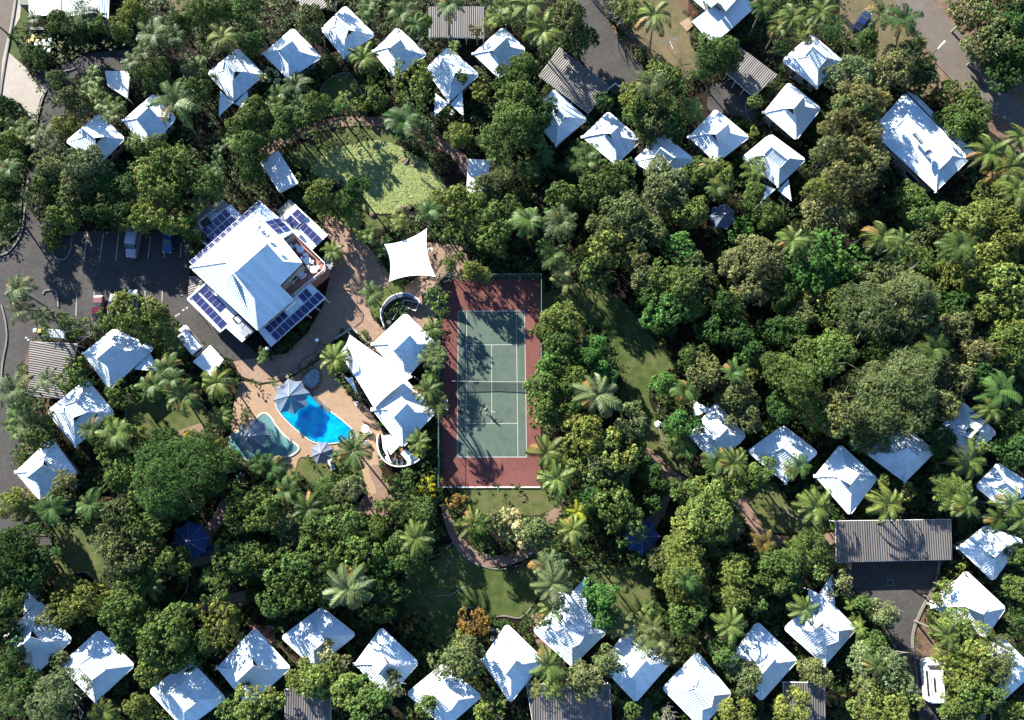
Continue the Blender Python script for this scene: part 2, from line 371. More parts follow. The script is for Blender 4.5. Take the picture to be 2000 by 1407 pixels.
sheet('lawn', [(1062, 575), (1180, 560), (1300, 690), (1325, 715), (1280, 735), (1268, 780), (1290, 830), (1310, 880), (1350, 930), (1300, 910), (1255, 870), (1235, 800), (1200, 700), (1170, 640), (1062, 640)], 'lawn', True)
sheet('lawn', [(893, 954), (1094, 954), (1088, 985), (1070, 1006), (960, 1010), (925, 1000), (905, 975)], 'lawn')
sheet('lawn', [(800, 1100), (850, 1095), (885, 1065), (930, 1100), (1000, 1112), (1060, 1095), (1080, 1130), (1045, 1175), (1040, 1200), (985, 1206), (955, 1200), (925, 1190), (905, 1196), (893, 1215), (870, 1260), (848, 1262), (838, 1220), (815, 1196), (790, 1190)], 'lawn', True)
sheet('lawn', [(100, 1010), (200, 1030), (205, 1110), (190, 1140), (168, 1120), (150, 1118), (125, 1128), (100, 1090)], 'lawn')
sheet('lawn', [(250, 790), (330, 770), (400, 800), (400, 830), (350, 845), (280, 868), (245, 840)], 'lawn', True)
sheet('lawn', [(1060, 1115), (1260, 1110), (1260, 1190), (1180, 1200), (1100, 1160)], 'lawn', True)
sheet('lawn', [(1450, 960), (1510, 940), (1545, 990), (1640, 1020), (1630, 1035), (1500, 1040), (1470, 1010)], 'lawn', True)
sheet('lawn', [(1800, 1200), (1815, 1230), (1830, 1270), (1790, 1290), (1784, 1260), (1792, 1225)], 'lawn')
sheet('lawn', [(330, -60), (380, -60), (390, 20), (350, 30), (330, 10)], 'drylawn')
sheet('lawn', [(1200, -60), (1330, -60), (1345, 30), (1350, 90), (1380, 120), (1340, 150), (1290, 140), (1250, 90), (1230, 40)], 'drylawn', True)
sheet('lawn', [(1640, -60), (1760, -60), (1750, 10), (1790, 90), (1830, 130), (1850, 170), (1800, 190), (1700, 110), (1640, 60)], 'drylawn')
sheet('lawn', [(760, 330), (775, 320), (790, 330), (780, 345)], 'lawn', True)
# dirt verges
sheet('verge', [(1800, -60), (1900, -60), (2080, 120), (2080, 330), (1990, 300), (1900, 230), (1820, 170), (1790, 60)], 'dirt')
sheet('verge', [(0, 560), (60, 560), (100, 700), (90, 900), (60, 1010), (0, 1010)], 'dirt', excl=False)
sheet('verge', [(1225, 60), (1260, 100), (1250, 170), (1225, 190), (1170, 90), (1130, 10)], 'dirt', excl=False)
sheet('verge', [(1780, 1190), (1850, 1190), (1850, 1320), (1795, 1310)], 'dirt', excl=False)
# roads
sheet('street', [(-80, -60), (34, -60), (20, 50), (0, 180), (-80, 300)], 'street')
sheet('street', [(1742, -60), (1790, -60), (1822, 0), (1880, 70), (1952, 165), (2080, 300), (2080, 420), (1975, 240), (1905, 205), (1830, 120), (1745, 0)], 'street')
sheet('driveway', [(30, -20), (36, -20), (41, 15), (39, 35), (24, 62), (14, 100), (34, 118), (50, 132), (66, 158), (90, 174), (78, 195), (70, 240), (60, 232), (40, 202), (0, 190), (4, 120), (20, 50)], 'concrete')
sheet('car_park', [(92, 176), (60, 150), (110, 135), (170, 105), (260, 95), (262, 140), (200, 135), (150, 145), (135, 165), (128, 200), (120, 270), (90, 300), (75, 345), (92, 400), (98, 440), (110, 462), (140, 465), (145, 452), (378, 450), (372, 520), (366, 560), (370, 590), (440, 640), (515, 700), (460, 705), (420, 690), (340, 622), (312, 600), (300, 632), (170, 638), (118, 660), (60, 665), (50, 700), (40, 780), (38, 900), (60, 1010), (100, 1050), (98, 1086), (80, 1086), (30, 1040), (-80, 1040), (-80, 610), (-80, 560), (-10, 495), (30, 470), (45, 430), (55, 350), (75, 290), (78, 240)], 'asphalt')
sheet('access_road', [(1108, -60), (1160, -60), (1195, 60), (1262, 140), (1228, 195), (1196, 180), (1150, 140), (1118, 90)], 'asphalt')
sheet('access_road', [(1385, 165), (1430, 160), (1480, 200), (1470, 240), (1440, 228), (1380, 215)], 'asphalt')
sheet('car_park', [(1650, 1070), (1862, 1070), (1836, 1110), (1812, 1180), (1788, 1225), (1780, 1265), (1788, 1285), (1852, 1292), (1860, 1368), (1850, 1460), (1795, 1460), (1795, 1400), (1770, 1320), (1745, 1270), (1718, 1205), (1690, 1168), (1652, 1140)], 'asphalt')
sheet('access_road', [(820, -20), (960, -20), (960, 14), (840, 12)], 'asphalt', excl=False)
sheet('access_road', [(1235, 1385), (1275, 1360), (1270, 1460), (1235, 1460)], 'asphalt')
# brick courts and paths
sheet('brick_courtyard', [(620, 430), (648, 420), (692, 452), (735, 500), (764, 540), (758, 560), (735, 568), (715, 590), (728, 622), (745, 640), (768, 655), (740, 690), (722, 680), (690, 650), (668, 645), (648, 670), (622, 700), (590, 722), (555, 742), (510, 748), (470, 735), (455, 706), (500, 700), (560, 690), (600, 650), (630, 600), (640, 560), (650, 520), (645, 470)], 'brick')
sheet('brick_courtyard', [(800, 470), (900, 480), (930, 530), (862, 545), (850, 640), (800, 640), (790, 560), (830, 530)], 'brick')
sheet('garden_path', [(505, 290), (555, 262), (610, 240), (680, 228), (760, 232), (830, 255), (900, 295), (930, 340), (910, 345), (880, 305), (820, 275), (760, 250), (690, 246), (620, 258), (570, 278), (518, 305)], 'path', True)
sheet('garden_path', [(1255, 872), (1280, 885), (1310, 915), (1345, 942), (1310, 975), (1295, 1010), (1265, 1050), (1240, 1040), (1275, 1000), (1300, 960), (1290, 925), (1262, 890)], 'path', True)
sheet('garden_path', [(1430, 945), (1452, 965), (1475, 1005), (1500, 1040), (1560, 1048), (1640, 1040), (1640, 1060), (1560, 1070), (1490, 1060), (1450, 1010), (1425, 965)], 'path', True)
sheet('garden_path', [(862, 985), (880, 1000), (895, 1040), (925, 1072), (965, 1085), (1010, 1078), (1040, 1060), (1050, 1075), (1020, 1095), (970, 1108), (920, 1097), (885, 1060), (868, 1020)], 'path', True)
sheet('garden_path', [(1095, 985), (1100, 1000), (1078, 1030), (1060, 1010), (1080, 995)], 'path')
sheet('garden_path', [(435, 975), (455, 985), (430, 1030), (400, 1060), (385, 1050), (415, 1010)], 'path', True)
sheet('garden_path', [(330, 1180), (380, 1175), (430, 1165), (480, 1155), (480, 1180), (430, 1190), (370, 1200), (330, 1205)], 'path', True)
sheet('garden_path', [(340, 845), (395, 825), (400, 850), (370, 860)], 'path')
sheet('garden_path', [(690, 1000), (718, 960), (712, 900), (735, 900), (760, 950), (775, 990), (745, 1010)], 'path')
sheet('garden_path', [(1035, 1200), (1060, 1195), (1080, 1260), (1072, 1290), (1050, 1260), (1032, 1225)], 'path')
sheet('playground_pad', [(340, 1050), (395, 1040), (420, 1060), (425, 1085), (400, 1105), (370, 1105), (345, 1085)], 'path', True)
sheet('deck', [(488, 1222), (535, 1222), (540, 1270), (520, 1262)], 'redtile')
# pool surround
sheet('pool_deck', [(470, 748), (510, 752), (560, 742), (590, 725), (622, 705), (640, 700), (660, 740), (690, 780), (722, 802), (748, 850), (742, 880), (748, 905), (720, 915), (735, 960), (718, 962), (700, 900), (660, 880), (610, 893), (585, 895), (575, 925), (565, 930), (540, 905), (500, 915), (455, 900), (440, 875), (450, 850), (455, 800)], 'pooldeck', True)
# curved white garden edgings (set in the ground, 6 cm proud)
def edging(pts, w=0.17, h=0.14, m='kerb', name='garden_edging', smooth=True):
    if smooth and len(pts) > 2: pts = smooth_poly(pts, False, 4)
    W = PL(pts, 0.0); mb = MB()
    L = []; Rr = []
    for i, p in enumerate(W):
        d = (W[min(i + 1, len(W) - 1)] - W[max(0, i - 1)]).normalized(); nn = Vector((-d.y, d.x, 0)) * w / 2
        L.append(p + nn); Rr.append(p - nn)
    up = Vector((0, 0, h)); z0 = Vector((0, 0, -0.02))
    for i in range(len(W) - 1):
        mb.face([L[i] + up, Rr[i] + up, Rr[i + 1] + up, L[i + 1] + up][::1])
        mb.face([L[i + 1] + z0, L[i] + z0, L[i] + up, L[i + 1] + up]); mb.face([Rr[i] + z0, Rr[i + 1] + z0, Rr[i + 1] + up, Rr[i] + up])
    for i in (0, -1): mb.face([L[i] + z0, Rr[i] + z0, Rr[i] + up, L[i] + up])
    return tag(mb.build(name, m), kind='structure')
for e in ([(624, 186), (632, 165), (655, 148), (680, 143), (696, 160), (706, 180), (722, 190)],
          [(829, 1087), (852, 1086), (872, 1072), (888, 1056)],
          [(885, 1060), (905, 1085), (935, 1103), (975, 1112), (1015, 1104), (1045, 1085)],
          [(752, 1212), (775, 1207), (815, 1194), (833, 1206), (842, 1230), (848, 1255), (868, 1268)],
          [(893, 1228), (895, 1205), (908, 1190), (925, 1186)], [(958, 1206), (985, 1203), (1015, 1207), (1035, 1190), (1040, 1180)],
          [(150, 1119), (168, 1117), (185, 1130), (195, 1155)],
          [(330, 1115), (350, 1120), (366, 1135), (364, 1155), (350, 1175)], [(1375, 1195), (1381, 1220), (1378, 1245), (1360, 1262)],
          [(1533, 992), (1545, 1010), (1575, 1018)], [(248, 800), (246, 820), (244, 840)],
          [(1286, 836), (1300, 870), (1325, 905), (1345, 925)], [(1262, 1085), (1268, 1110), (1280, 1165)]):
    edging(e)
def kerb(pts, smooth=True, w=0.24): return edging(pts, w, 0.20, 'kerb', 'kerb', smooth)
kerb([(36, -30), (28, 30), (10, 130), (2, 185)]); kerb([(92, 176), (82, 200), (72, 242)]); kerb([(57, 345), (50, 400), (43, 455), (20, 490), (0, 500), (-20, 510)])
kerb([(47, 345), (42, 400), (38, 450), (15, 470), (0, 480)]); kerb([(4, 596), (12, 630), (14, 665), (6, 710), (2, 760)])
kerb([(142, 452), (140, 480), (134, 500), (122, 508), (108, 502), (102, 490)]); kerb([(85, 575), (90, 568), (110, 570), (115, 600)]); kerb([(1834, 1095), (1826, 1140), (1800, 1190), (1783, 1235), (1783, 1275), (1790, 1287)], w=0.4)
kerb([(1786, 1288), (1792, 1362), (1815, 1362)], False, 0.14); kerb([(60, 1044), (102, 1046), (101, 1082), (82, 1082)], False, 0.14)
kerb([(1456, 200), (1458, 225), (1475, 245), (1488, 240)]); kerb([(150, 133), (135, 138), (100, 145), (65, 138)])
kerb([(1826, 122), (1855, 152), (1885, 182)], False, 0.15)
# painted parking bays
def paint(name, a, b, w=0.10, par=None, z=None, m='line'):
    z = LEVEL[0] + 0.004 if z is None else z
    A, B = P(*a, z), P(*b, z); d = (B - A).normalized(); nn = Vector((-d.y, d.x, 0)) * w / 2
    mb = MB(); mb.face([A - nn, B - nn, B + nn, A + nn]); o = mb.build(name, m)
    if par: o.parent = par
    return o
carpark = [o for o in C.objects if o.name == 'car_park'][0]
for a, b in (((171, 458), (163, 512)), ((202, 456), (194, 511)), ((232, 456), (226, 510)), ((262, 456), (257, 508)), ((294, 462), (289, 506)), ((325, 462), (320, 504)), ((354, 475), (352, 503)),
             ((150, 572), (148, 618)), ((184, 571), (180, 630)), ((216, 571), (216, 600)), ((250, 569), (250, 592)), ((283, 568), (284, 590)), ((317, 567), (316, 606))):
    paint('bay_line', a, b, 0.12, carpark)
cp2 = [o for o in C.objects if o.name == 'car_park.001'][0]
# drain grate on the asphalt
mb = MB(); c = P(1738, 1138); mb.box((c.x, c.y, 0.09), (0.95, 0.95, 0.08)); mb.build('drain_frame', 'kerb', cp2).matrix_parent_inverse = Matrix.Identity(4)
mb = MB(); mb.box((c.x, c.y, 0.10), (0.7, 0.7, 0.08)); mb.build('drain_grate', 'dark', cp2).matrix_parent_inverse = Matrix.Identity(4)
# paint marks near the service yard
for a in ((365, 602, 4), (358, 606, 4), (349, 614, 3), (344, 617, 3), (51, 660, 5), (55, 664, 4)):
    paint('paint_mark', (a[0] - 2, a[1] + 1), (a[0] + 2, a[1] - 1), 0.28, carpark)
# stepping stones across the lower lawn
lawns = [o for o in C.objects if o.name.startswith('lawn')]
for (x, y) in ((138, 112), (190, 120), (238, 130), (290, 140), (338, 148), (388, 155), (440, 165), (598, 195), (648, 200)):
    c = P(1000 + x / 4, 1055 + y / 4); mb = MB(); mb.box((c.x, c.y, LEVEL[0] + 0.03), (0.55, 0.55, 0.06), 0.15)
    mb.build('stepping_stone', 'coping').parent = lawns[11]

# ---------------------------------------------------------------- tennis court
LEVEL[0] = 0.12
court = sheet('tennis_court', [(863, 546), (1056, 546), (1056, 951), (860, 951)], 'court_red')
mb = MB(); mb.prism(PL([(863, 546), (1056, 546), (1056, 951), (860, 951)]), -0.05, 0.117); mb.build('court_slab', 'kerb', ).parent = court
sheet('playing_surface', [(895, 608), (1024.5, 608), (1028.5, 893), (893, 893)], 'court_green', excl=False, structure=False).parent = court
zl = LEVEL[0] + 0.006
def cl(a, b, w=0.09): paint('court_line', a, b, w, court, zl)
TL, TR, BL, BR = (895, 608), (1024.5, 608), (893, 893), (1028.5, 893)
def bil(u, v):
    a = (TL[0] + (TR[0] - TL[0]) * u, TL[1] + (TR[1] - TL[1]) * u); b = (BL[0] + (BR[0] - BL[0]) * u, BL[1] + (BR[1] - BL[1]) * u)
    return (a[0] + (b[0] - a[0]) * v, a[1] + (b[1] - a[1]) * v)
s1 = 1.37 / 10.97
for u in (0, s1, 1 - s1, 1):
    for k in (0,): cl(bil(u, 0), bil(u, 1))
zl += 0.004
for v in (0, 1): cl(bil(0, v), bil(1, v), 0.12)
sv = (23.77 / 2 - 6.40) / 23.77
for v in (sv, 1 - sv): cl(bil(s1, v), bil(1 - s1, v))
zl += 0.004
cl(bil(.5, sv), bil(.5, 1 - sv))
# net
net = thing('tennis_net', 'dark tennis net with white band strung across the green court', 'tennis net', tuple(P(960, 747)))
zb = 0.13
A0 = P(883, 746, zb); B0 = P(1040, 748, zb)
for p in (A0, B0):
    mb = MB(); mb.tube([p, p + Vector((0, 0, 1.1))], 0.05, 8); mb.build('post', 'steel', net)
mb = MB(); n = 90
def netz(t): return zb + 1.07 - 0.155 * (1 - abs(2 * t - 1))
for i in range(n + 1):
    t = i / n; p = A0.lerp(B0, t); mb.bar((p.x, p.y, zb + 0.05), (p.x, p.y, netz(t)), 0.02, 0.02)
for k in range(8):
    for i in range(12):
        t0, t1 = i / 12, (i + 1) / 12; p, q = A0.lerp(B0, t0), A0.lerp(B0, t1); f = (k + 0.5) / 8
        mb.bar((p.x, p.y, zb + 0.05 + (netz(t0) - zb - 0.1) * f), (q.x, q.y, zb + 0.05 + (netz(t1) - zb - 0.1) * f), 0.018, 0.018)
mb.build('mesh', 'netcord', net)
mb = MB()
for i in range(12):
    t0, t1 = i / 12, (i + 1) / 12; p, q = A0.lerp(B0, t0), A0.lerp(B0, t1); mb.bar((p.x, p.y, netz(t0)), (q.x, q.y, netz(t1)), 0.07, 0.07)
mb.build('head_band', 'line', net)

# ---------------------------------------------------------------- pools
def pool(name, label, poly, m, edge_m, w=0.3, smooth=True, z=0.24, lip=0.30):
    poly = smooth_poly(poly, True, 5) if smooth else poly
    EXCL.append(poly)
    t = thing(name, label, 'pool', tuple(P(sum(p[0] for p in poly) / len(poly), sum(p[1] for p in poly) / len(poly))))
    W = PL(poly, 0); n = len(W); outer = []
    area = sum(W[i].x * W[(i + 1) % n].y - W[(i + 1) % n].x * W[i].y for i in range(n))
    if area < 0: W = W[::-1]
    for i in range(n):
        d = (W[(i + 1) % n] - W[i - 1]).normalized(); outer.append(W[i] + Vector((d.y, -d.x, 0)) * w)
    mb = MB(); mb.prism([(p.x, p.y) for p in W], -2.2, z); mb.build('water', m, t)
    mb = MB()
    for i in range(n):
        j = (i + 1) % n; a, b, c, d = W[i], W[j], outer[j], outer[i]
        v = lambda p, h: (p.x, p.y, h)
        mb.face([v(d, lip), v(c, lip), v(b, lip), v(a, lip)]); mb.face([v(c, lip), v(d, lip), v(d, 0), v(c, 0)]); mb.face([v(a, lip), v(b, lip), v(b, z - .1), v(a, z - .1)])
    mb.build('coping', edge_m, t)
    return t
pool('swimming_pool', 'bright blue swimming pool with curved ends on the terracotta deck', [(596, 752), (612, 772), (632, 795), (655, 812), (675, 828), (689, 842), (688, 852), (672, 861), (640, 866), (614, 863), (596, 852), (574, 834), (556, 816), (543, 798), (541, 780), (556, 760), (575, 748)], 'pool', 'coping', 0.2, z=0.14, lip=0.18)
pool('spa_pool', 'small pale spa pool at the top end of the blue pool', [(592, 744), (600, 730), (616, 721), (625, 730), (623, 745), (614, 757), (604, 757)], 'spa', 'terracotta', 0.28, z=0.30, lip=0.36)
pool('wading_pool', 'shallow pale turquoise wading pool under a slate canopy', [(498, 824), (514, 809), (528, 816), (541, 836), (559, 856), (581, 873), (578, 882), (563, 890), (535, 893), (505, 901), (475, 893), (454, 876), (449, 858), (465, 845), (485, 840)], 'kidpool', 'coping', 0.3, z=0.14, lip=0.19)
mb = MB(); mb.prism(PL(smooth_poly([(598, 748), (612, 768), (634, 792), (645, 800), (642, 806), (628, 796), (606, 774), (594, 756)])), 0.0, 0.20)
tag(mb.build('mosaic_ledge', 'mosaic'), 'dark mosaic tiled ledge between spa and blue pool', 'ledge')

# pond with lily pads
pond_poly = smooth_poly([(607, 331), (640, 300), (690, 283), (740, 276), (785, 290), (820, 310), (852, 340), (872, 368), (862, 388), (838, 398), (800, 402), (775, 415), (735, 418), (705, 408), (682, 375), (650, 352), (620, 348)])
sheet('pond', pond_poly, 'pond')
def leaf_points(n, poly, seed):
    rs = np.random.RandomState(seed); xs = [p[0] for p in poly]; ys = [p[1] for p in poly]
    x = rs.uniform(min(xs), max(xs), n); y = rs.uniform(min(ys), max(ys), n); k = inpoly(x, y, poly); return x[k], y[k], rs
def quads_mesh(name, Q, tone, m, parent=None, kind=None, mat_name=None):
    """Q: (n,4,3) array of quads; tone: (n,3) colour per quad"""
    n = len(Q); me = bpy.data.meshes.new(name); me.vertices.add(n * 4); me.vertices.foreach_set('co', Q.astype(np.float32).ravel())
    me.loops.add(n * 4); me.loops.foreach_set('vertex_index', np.arange(n * 4, dtype=np.int32))
    me.polygons.add(n); me.polygons.foreach_set('loop_start', np.arange(0, n * 4, 4, dtype=np.int32)); me.polygons.foreach_set('loop_total', np.full(n, 4, dtype=np.int32))
    at = me.attributes.new('tone', 'FLOAT_COLOR', 'POINT'); col = np.ones((n, 4, 4), np.float32); col[:, :, :3] = tone[:, None, :]
    at.data.foreach_set('color', col.ravel()); me.materials.append(M[m]); me.update(calc_edges=True); me.validate()
    return me
x, y, rs = leaf_points(26000, pond_poly, 3)
# pads thin out at the upper left, where open water shows
dens = np.clip((x - 600) / 60 + (y - 285) / 40, 0, 1); nzv = np.sin(x / 9.0) * np.cos(y / 7.0)
k = rs.rand(len(x)) < np.clip(dens * (0.75 + 0.25 * nzv), 0.15, 1); x = x[k]; y = y[k]; n = len(x)
cx, cy = PN(x, y); rad = rs.uniform(0.09, 0.2, n); ang = rs.uniform(0, 6.28, n)
Q = np.zeros((n, 4, 3)); zz = LEVEL[0] + 0.01 + rs.uniform(0, 0.05, n)
for i in range(4):
    a = ang + i * math.pi / 2; Q[:, i, 0] = cx + rad * np.cos(a); Q[:, i, 1] = cy + rad * np.sin(a); Q[:, i, 2] = zz + rs.uniform(-0.03, 0.03, n)
tone = rs.uniform(0.7, 1.3, (n, 1)) * np.array([[1, 1, 1]]) * (1 + rs.uniform(-0.12, 0.12, (n, 3)))
o = bpy.data.objects.new('lily_pads', quads_mesh('lily_pads', Q, tone, 'lily')); C.objects.link(o); o.color = (0.165, 0.20, 0.068, 1)
tag(o, 'carpet of pale green lily pads covering the pond', 'lily pads', kind='stuff')
def boulder(px, py, r, label, m='rock'):
    rs2 = random.Random(int(px * 7 + py)); mb = MB(); c = P(px, py); prof = [(0, 0.62), (0.45, 0.55), (0.8, 0.35), (1.0, 0.08), (0.95, -0.2)]
    n = 9; rows = []
    for rr, z in prof:
        rows.append([Vector((c.x + r * rr * math.cos(a) * rs2.uniform(.8, 1.15), c.y + r * rr * math.sin(a) * rs2.uniform(.8, 1.15), max(-0.1, r * z * rs2.uniform(.85, 1.15)) + 0.05)) for a in [k * 2 * math.pi / n for k in range(n)]])
    top = rows[0][0]
    for i in range(1, len(rows) - 1):
        for k in range(n): mb.face([rows[i][k], rows[i + 1][k], rows[i + 1][(k + 1) % n], rows[i][(k + 1) % n]])
    for k in range(n): mb.face([top, rows[1][k], rows[1][(k + 1) % n]])
    o = mb.build('boulder', m); tag(o, label, 'rock', 'boulders round the pond'); return o
for bx, by, br, bl in ((783, 410, 0.8, 'large brown boulder at the lower edge of the lily pond'), (800, 403, 0.6, 'reddish flat rock by the bare tree at the pond edge'),
                       (793, 316, 0.7, 'brown boulder on the upper right pond bank'), (812, 324, 0.6, 'pale topped boulder right of the pond below the path'), (770, 419, 0.5, 'small rock at the bottom tip of the lily pond'),
                       (728, 420, 0.6, 'rock left of the pond tip above the small lawn')):
    boulder(bx, by, br, bl)
b = boulder(1285, 829, 0.55, 'white painted rock at the edge of the long lawn', 'white'); del b['group']
# ---------------------------------------------------------------- buildings
def quad_center(q): return sum((Vector(p) for p in q), Vector()) / len(q)
def win(mbparent, a, b, z0, z1, out, name='window'):
    """window of glass with a frame in the wall a-b, set proud of it"""
    a, b = Vector(a), Vector(b); d = (b - a).normalized(); L = (b - a).length
    mb = MB(); c = (a + b) / 2 + out * 0.03; rot = math.atan2(d.y, d.x)
    mb.box((c.x, c.y, (z0 + z1) / 2), (L, 0.04, z1 - z0), rot)
    w = mb.build(name, 'glass' if name == 'window' else 'wood', mbparent)
    fb = MB(); c2 = c + out * 0.035
    for s in (-1, 1):
        fb.box((c2.x + d.x * L / 2 * s, c2.y + d.y * L / 2 * s, (z0 + z1) / 2), (0.07, 0.05, z1 - z0 + 0.14), rot)
        fb.box((c2.x, c2.y, (z0 + z1) / 2 + s * (z1 - z0) / 2), (L - 0.07, 0.05, 0.07), rot)
    f = fb.build('frame', 'trim'); f.parent = w
    return w

def dutch_roof(t, A, B, Cc, D, pitch=27, gf=0.68, chamfer=0.32, roofmat='roof', ends=(True, True), over=0.22, pitch2=54):
    """Dutch-gable roof over the eave quad A B C D: a flared skirt, then a steeper gable; A-B and C-D are the gabled ends"""
    A, B, Cc, D = map(Vector, (A, B, Cc, D)); z0 = A.z; tp = math.tan(R(pitch)); tp2 = math.tan(R(pitch2))
    M1, M2 = (A + B) / 2, (Cc + D) / 2; ax = (M2 - M1).normalized(); b1 = (B - A).length / 2; b2 = (Cc - D).length / 2
    b = (b1 + b2) / 2; g = gf * b; dAB = (B - A).normalized(); dDC = (Cc - D).normalized()
    zg = z0 + g * tp; zr = zg + (b - g) * tp2
    R1 = M1 + ax * g; R2 = M2 - ax * g
    gA = R1 - dAB * (b - g); gB = R1 + dAB * (b - g); gD = R2 - dDC * (b - g); gC = R2 + dDC * (b - g)
    for p in (gA, gB, gC, gD): p.z = zg
    R1 = Vector((R1.x, R1.y, zr)); R2 = Vector((R2.x, R2.y, zr))
    o1, o2 = R1 - ax * over, R2 + ax * over
    vA, vB, vC, vD = gA - ax * over, gB - ax * over, gC + ax * over, gD + ax * over
    def cut(P0, to1, to2): return P0 + (to1 - P0).normalized() * chamfer, P0 + (to2 - P0).normalized() * chamfer
    A1, A2 = cut(A, D, B); B1, B2 = cut(B, A, Cc); C1, C2 = cut(Cc, B, D); D1, D2 = cut(D, Cc, A)
    rf = MB(); SEG = 3
    def bell(p, q, g1, g2):
        """skirt slope that grows steeper towards the top, in three strips"""
        prev = (p, q)
        for i in range(1, SEG + 1):
            f = i / SEG; zf = z0 + (zg - z0) * (0.72 * f + 0.28 * f * f)
            a_, b_ = p.lerp(g1, f), q.lerp(g2, f); a_.z = zf; b_.z = zf
            if (a_ - b_).length < .01: rf.roof_face([prev[0], prev[1], a_])
            else: rf.roof_face([prev[0], prev[1], b_, a_])
            prev = (a_, b_)
    bell(B2, C1, gB, gC); bell(D1, A1, gD, gA); bell(A2, B1, gA, gB); bell(C2, D2, gC, gD)
    for p1_, p2_, g_ in ((A1, A2, gA), (B1, B2, gB), (C1, C2, gC), (D1, D2, gD)): bell(p1_, p2_, g_, g_)
    rf.roof_face([vB, gB, gC, vC, o2, o1]); rf.roof_face([vD, gD, gA, vA, o1, o2])
    ring = [A1, A2, B1, B2, C1, C2, D2, D1]
    ring = [A2, B1, B2, C1, C2, D2, D1, A1]
    dz = Vector((0, 0, -0.16))
    for i in range(8):
        p, q = ring[i], ring[(i + 1) % 8]; rf.face([q, p, p + dz, q + dz])
    rf.face([p + dz for p in ring])
    rf.build('roof', roofmat, t)
    # caps over ridge and hips
    cp = MB(); e = Vector((0, 0, 0.03))
    cp.bar(o1 + e, o2 + e, 0.22, 0.06)
    for g_, p1, p2 in ((gA, A1, A2), (gB, B1, B2), (gC, C1, C2), (gD, D1, D2)): mm_ = g_.lerp((p1 + p2) / 2, .5); mm_.z = z0 + (zg - z0) * .43; cp.bar(g_ + e, mm_ + e, 0.14, 0.05); cp.bar(mm_ + e, (p1 + p2) / 2 + e, 0.14, 0.05)
    for o_, v1, v2 in ((o1, vA, vB), (o2, vC, vD)):
        cp.bar(o_ + e, v1 + e, 0.10, 0.08); cp.bar(o_ + e, v2 + e, 0.10, 0.08)
    cp.build('ridge_cap', 'trim', t)
    for o_, Rr, g1, g2 in ((o1, R1, gA, gB), (o2, R2, gC, gD)):
        vb = MB(); dn = Vector((0, 0, -0.05)); vb.face([g1 + dn, g2 + dn, Rr + dn]); vb.face([g2 + dn, g1 + dn, Rr + dn][::1])
        for k in range(3):
            f = (k + 0.5) / 4; p, q = g1.lerp(Rr, f), g2.lerp(Rr, f); off = (o_ - Rr).normalized() * 0.05
            vb.bar(p + off, q + off, 0.05, 0.03)
        vb.build('vent', 'dark', t)
    gt = MB()
    for i in range(8):
        p, q = ring[i], ring[(i + 1) % 8]; d = (q - p).normalized(); out = Vector((d.y, -d.x, 0)) * 0.07
        if (quad_center(ring) - p).dot(out) > 0: out = -out
        gt.bar(p + out + dz * .4, q + out + dz * .4, 0.11, 0.09)
    gt.build('gutter', 'trim', t)
    return ring, zr

def box_walls(t, quad, z0, inset=0.65, wallm='wall', windows=True, base=0.0):
    c = quad_center(quad); W = []
    for p in quad:
        d = Vector((p[0] - c.x, p[1] - c.y, 0)); W.append(Vector((c.x, c.y, 0)) + d * (1 - inset * 1.41 / d.length))
    mb = MB(); mb.prism([(p.x, p.y) for p in W], base, z0 - 0.18, bottom=False); mb.build('wall', wallm, t)
    if windows:
        n = len(W)
        for i in range(n):
            a, b = W[i], W[(i + 1) % n]; d = (b - a).normalized(); out = Vector((d.y, -d.x, 0))
            if (Vector((c.x, c.y, 0)) - a).dot(out) > 0: out = -out
            L = (b - a).length
            win(t, a + d * L * .18, a + d * L * .38, base + 0.95, base + 2.1, out)
            if i == 2: win(t, a + d * L * .58, a + d * L * .74, base + 0.02, base + 2.1, out, 'door')
            else: win(t, a + d * L * .62, a + d * L * .82, base + 0.95, base + 2.1, out)
    return W

def slab(t, name, pts, m, th=0.12, along=None):
    """sheet roof of given 3-D outline with a real thickness"""
    pts = [Vector(p) for p in pts]
    mb = MB(); mb.roof_face(pts, along=along); dz = Vector((0, 0, -th)); n = len(pts)
    a = sum(pts[i].x * pts[(i + 1) % n].y - pts[(i + 1) % n].x * pts[i].y for i in range(n))
    q = pts if a > 0 else pts[::-1]
    mb.face([p + dz for p in q][::-1])
    for i in range(n): mb.face([q[i] + dz, q[(i + 1) % n] + dz, q[(i + 1) % n], q[i]])
    return mb.build(name, m, t)
def posts(t, pts, ztop, r=0.06, m='trim', name='post'):
    for p in pts:
        mb = MB(); mb.tube([(p[0], p[1], 0), (p[0], p[1], ztop)], r, 6); mb.build(name, m, t)

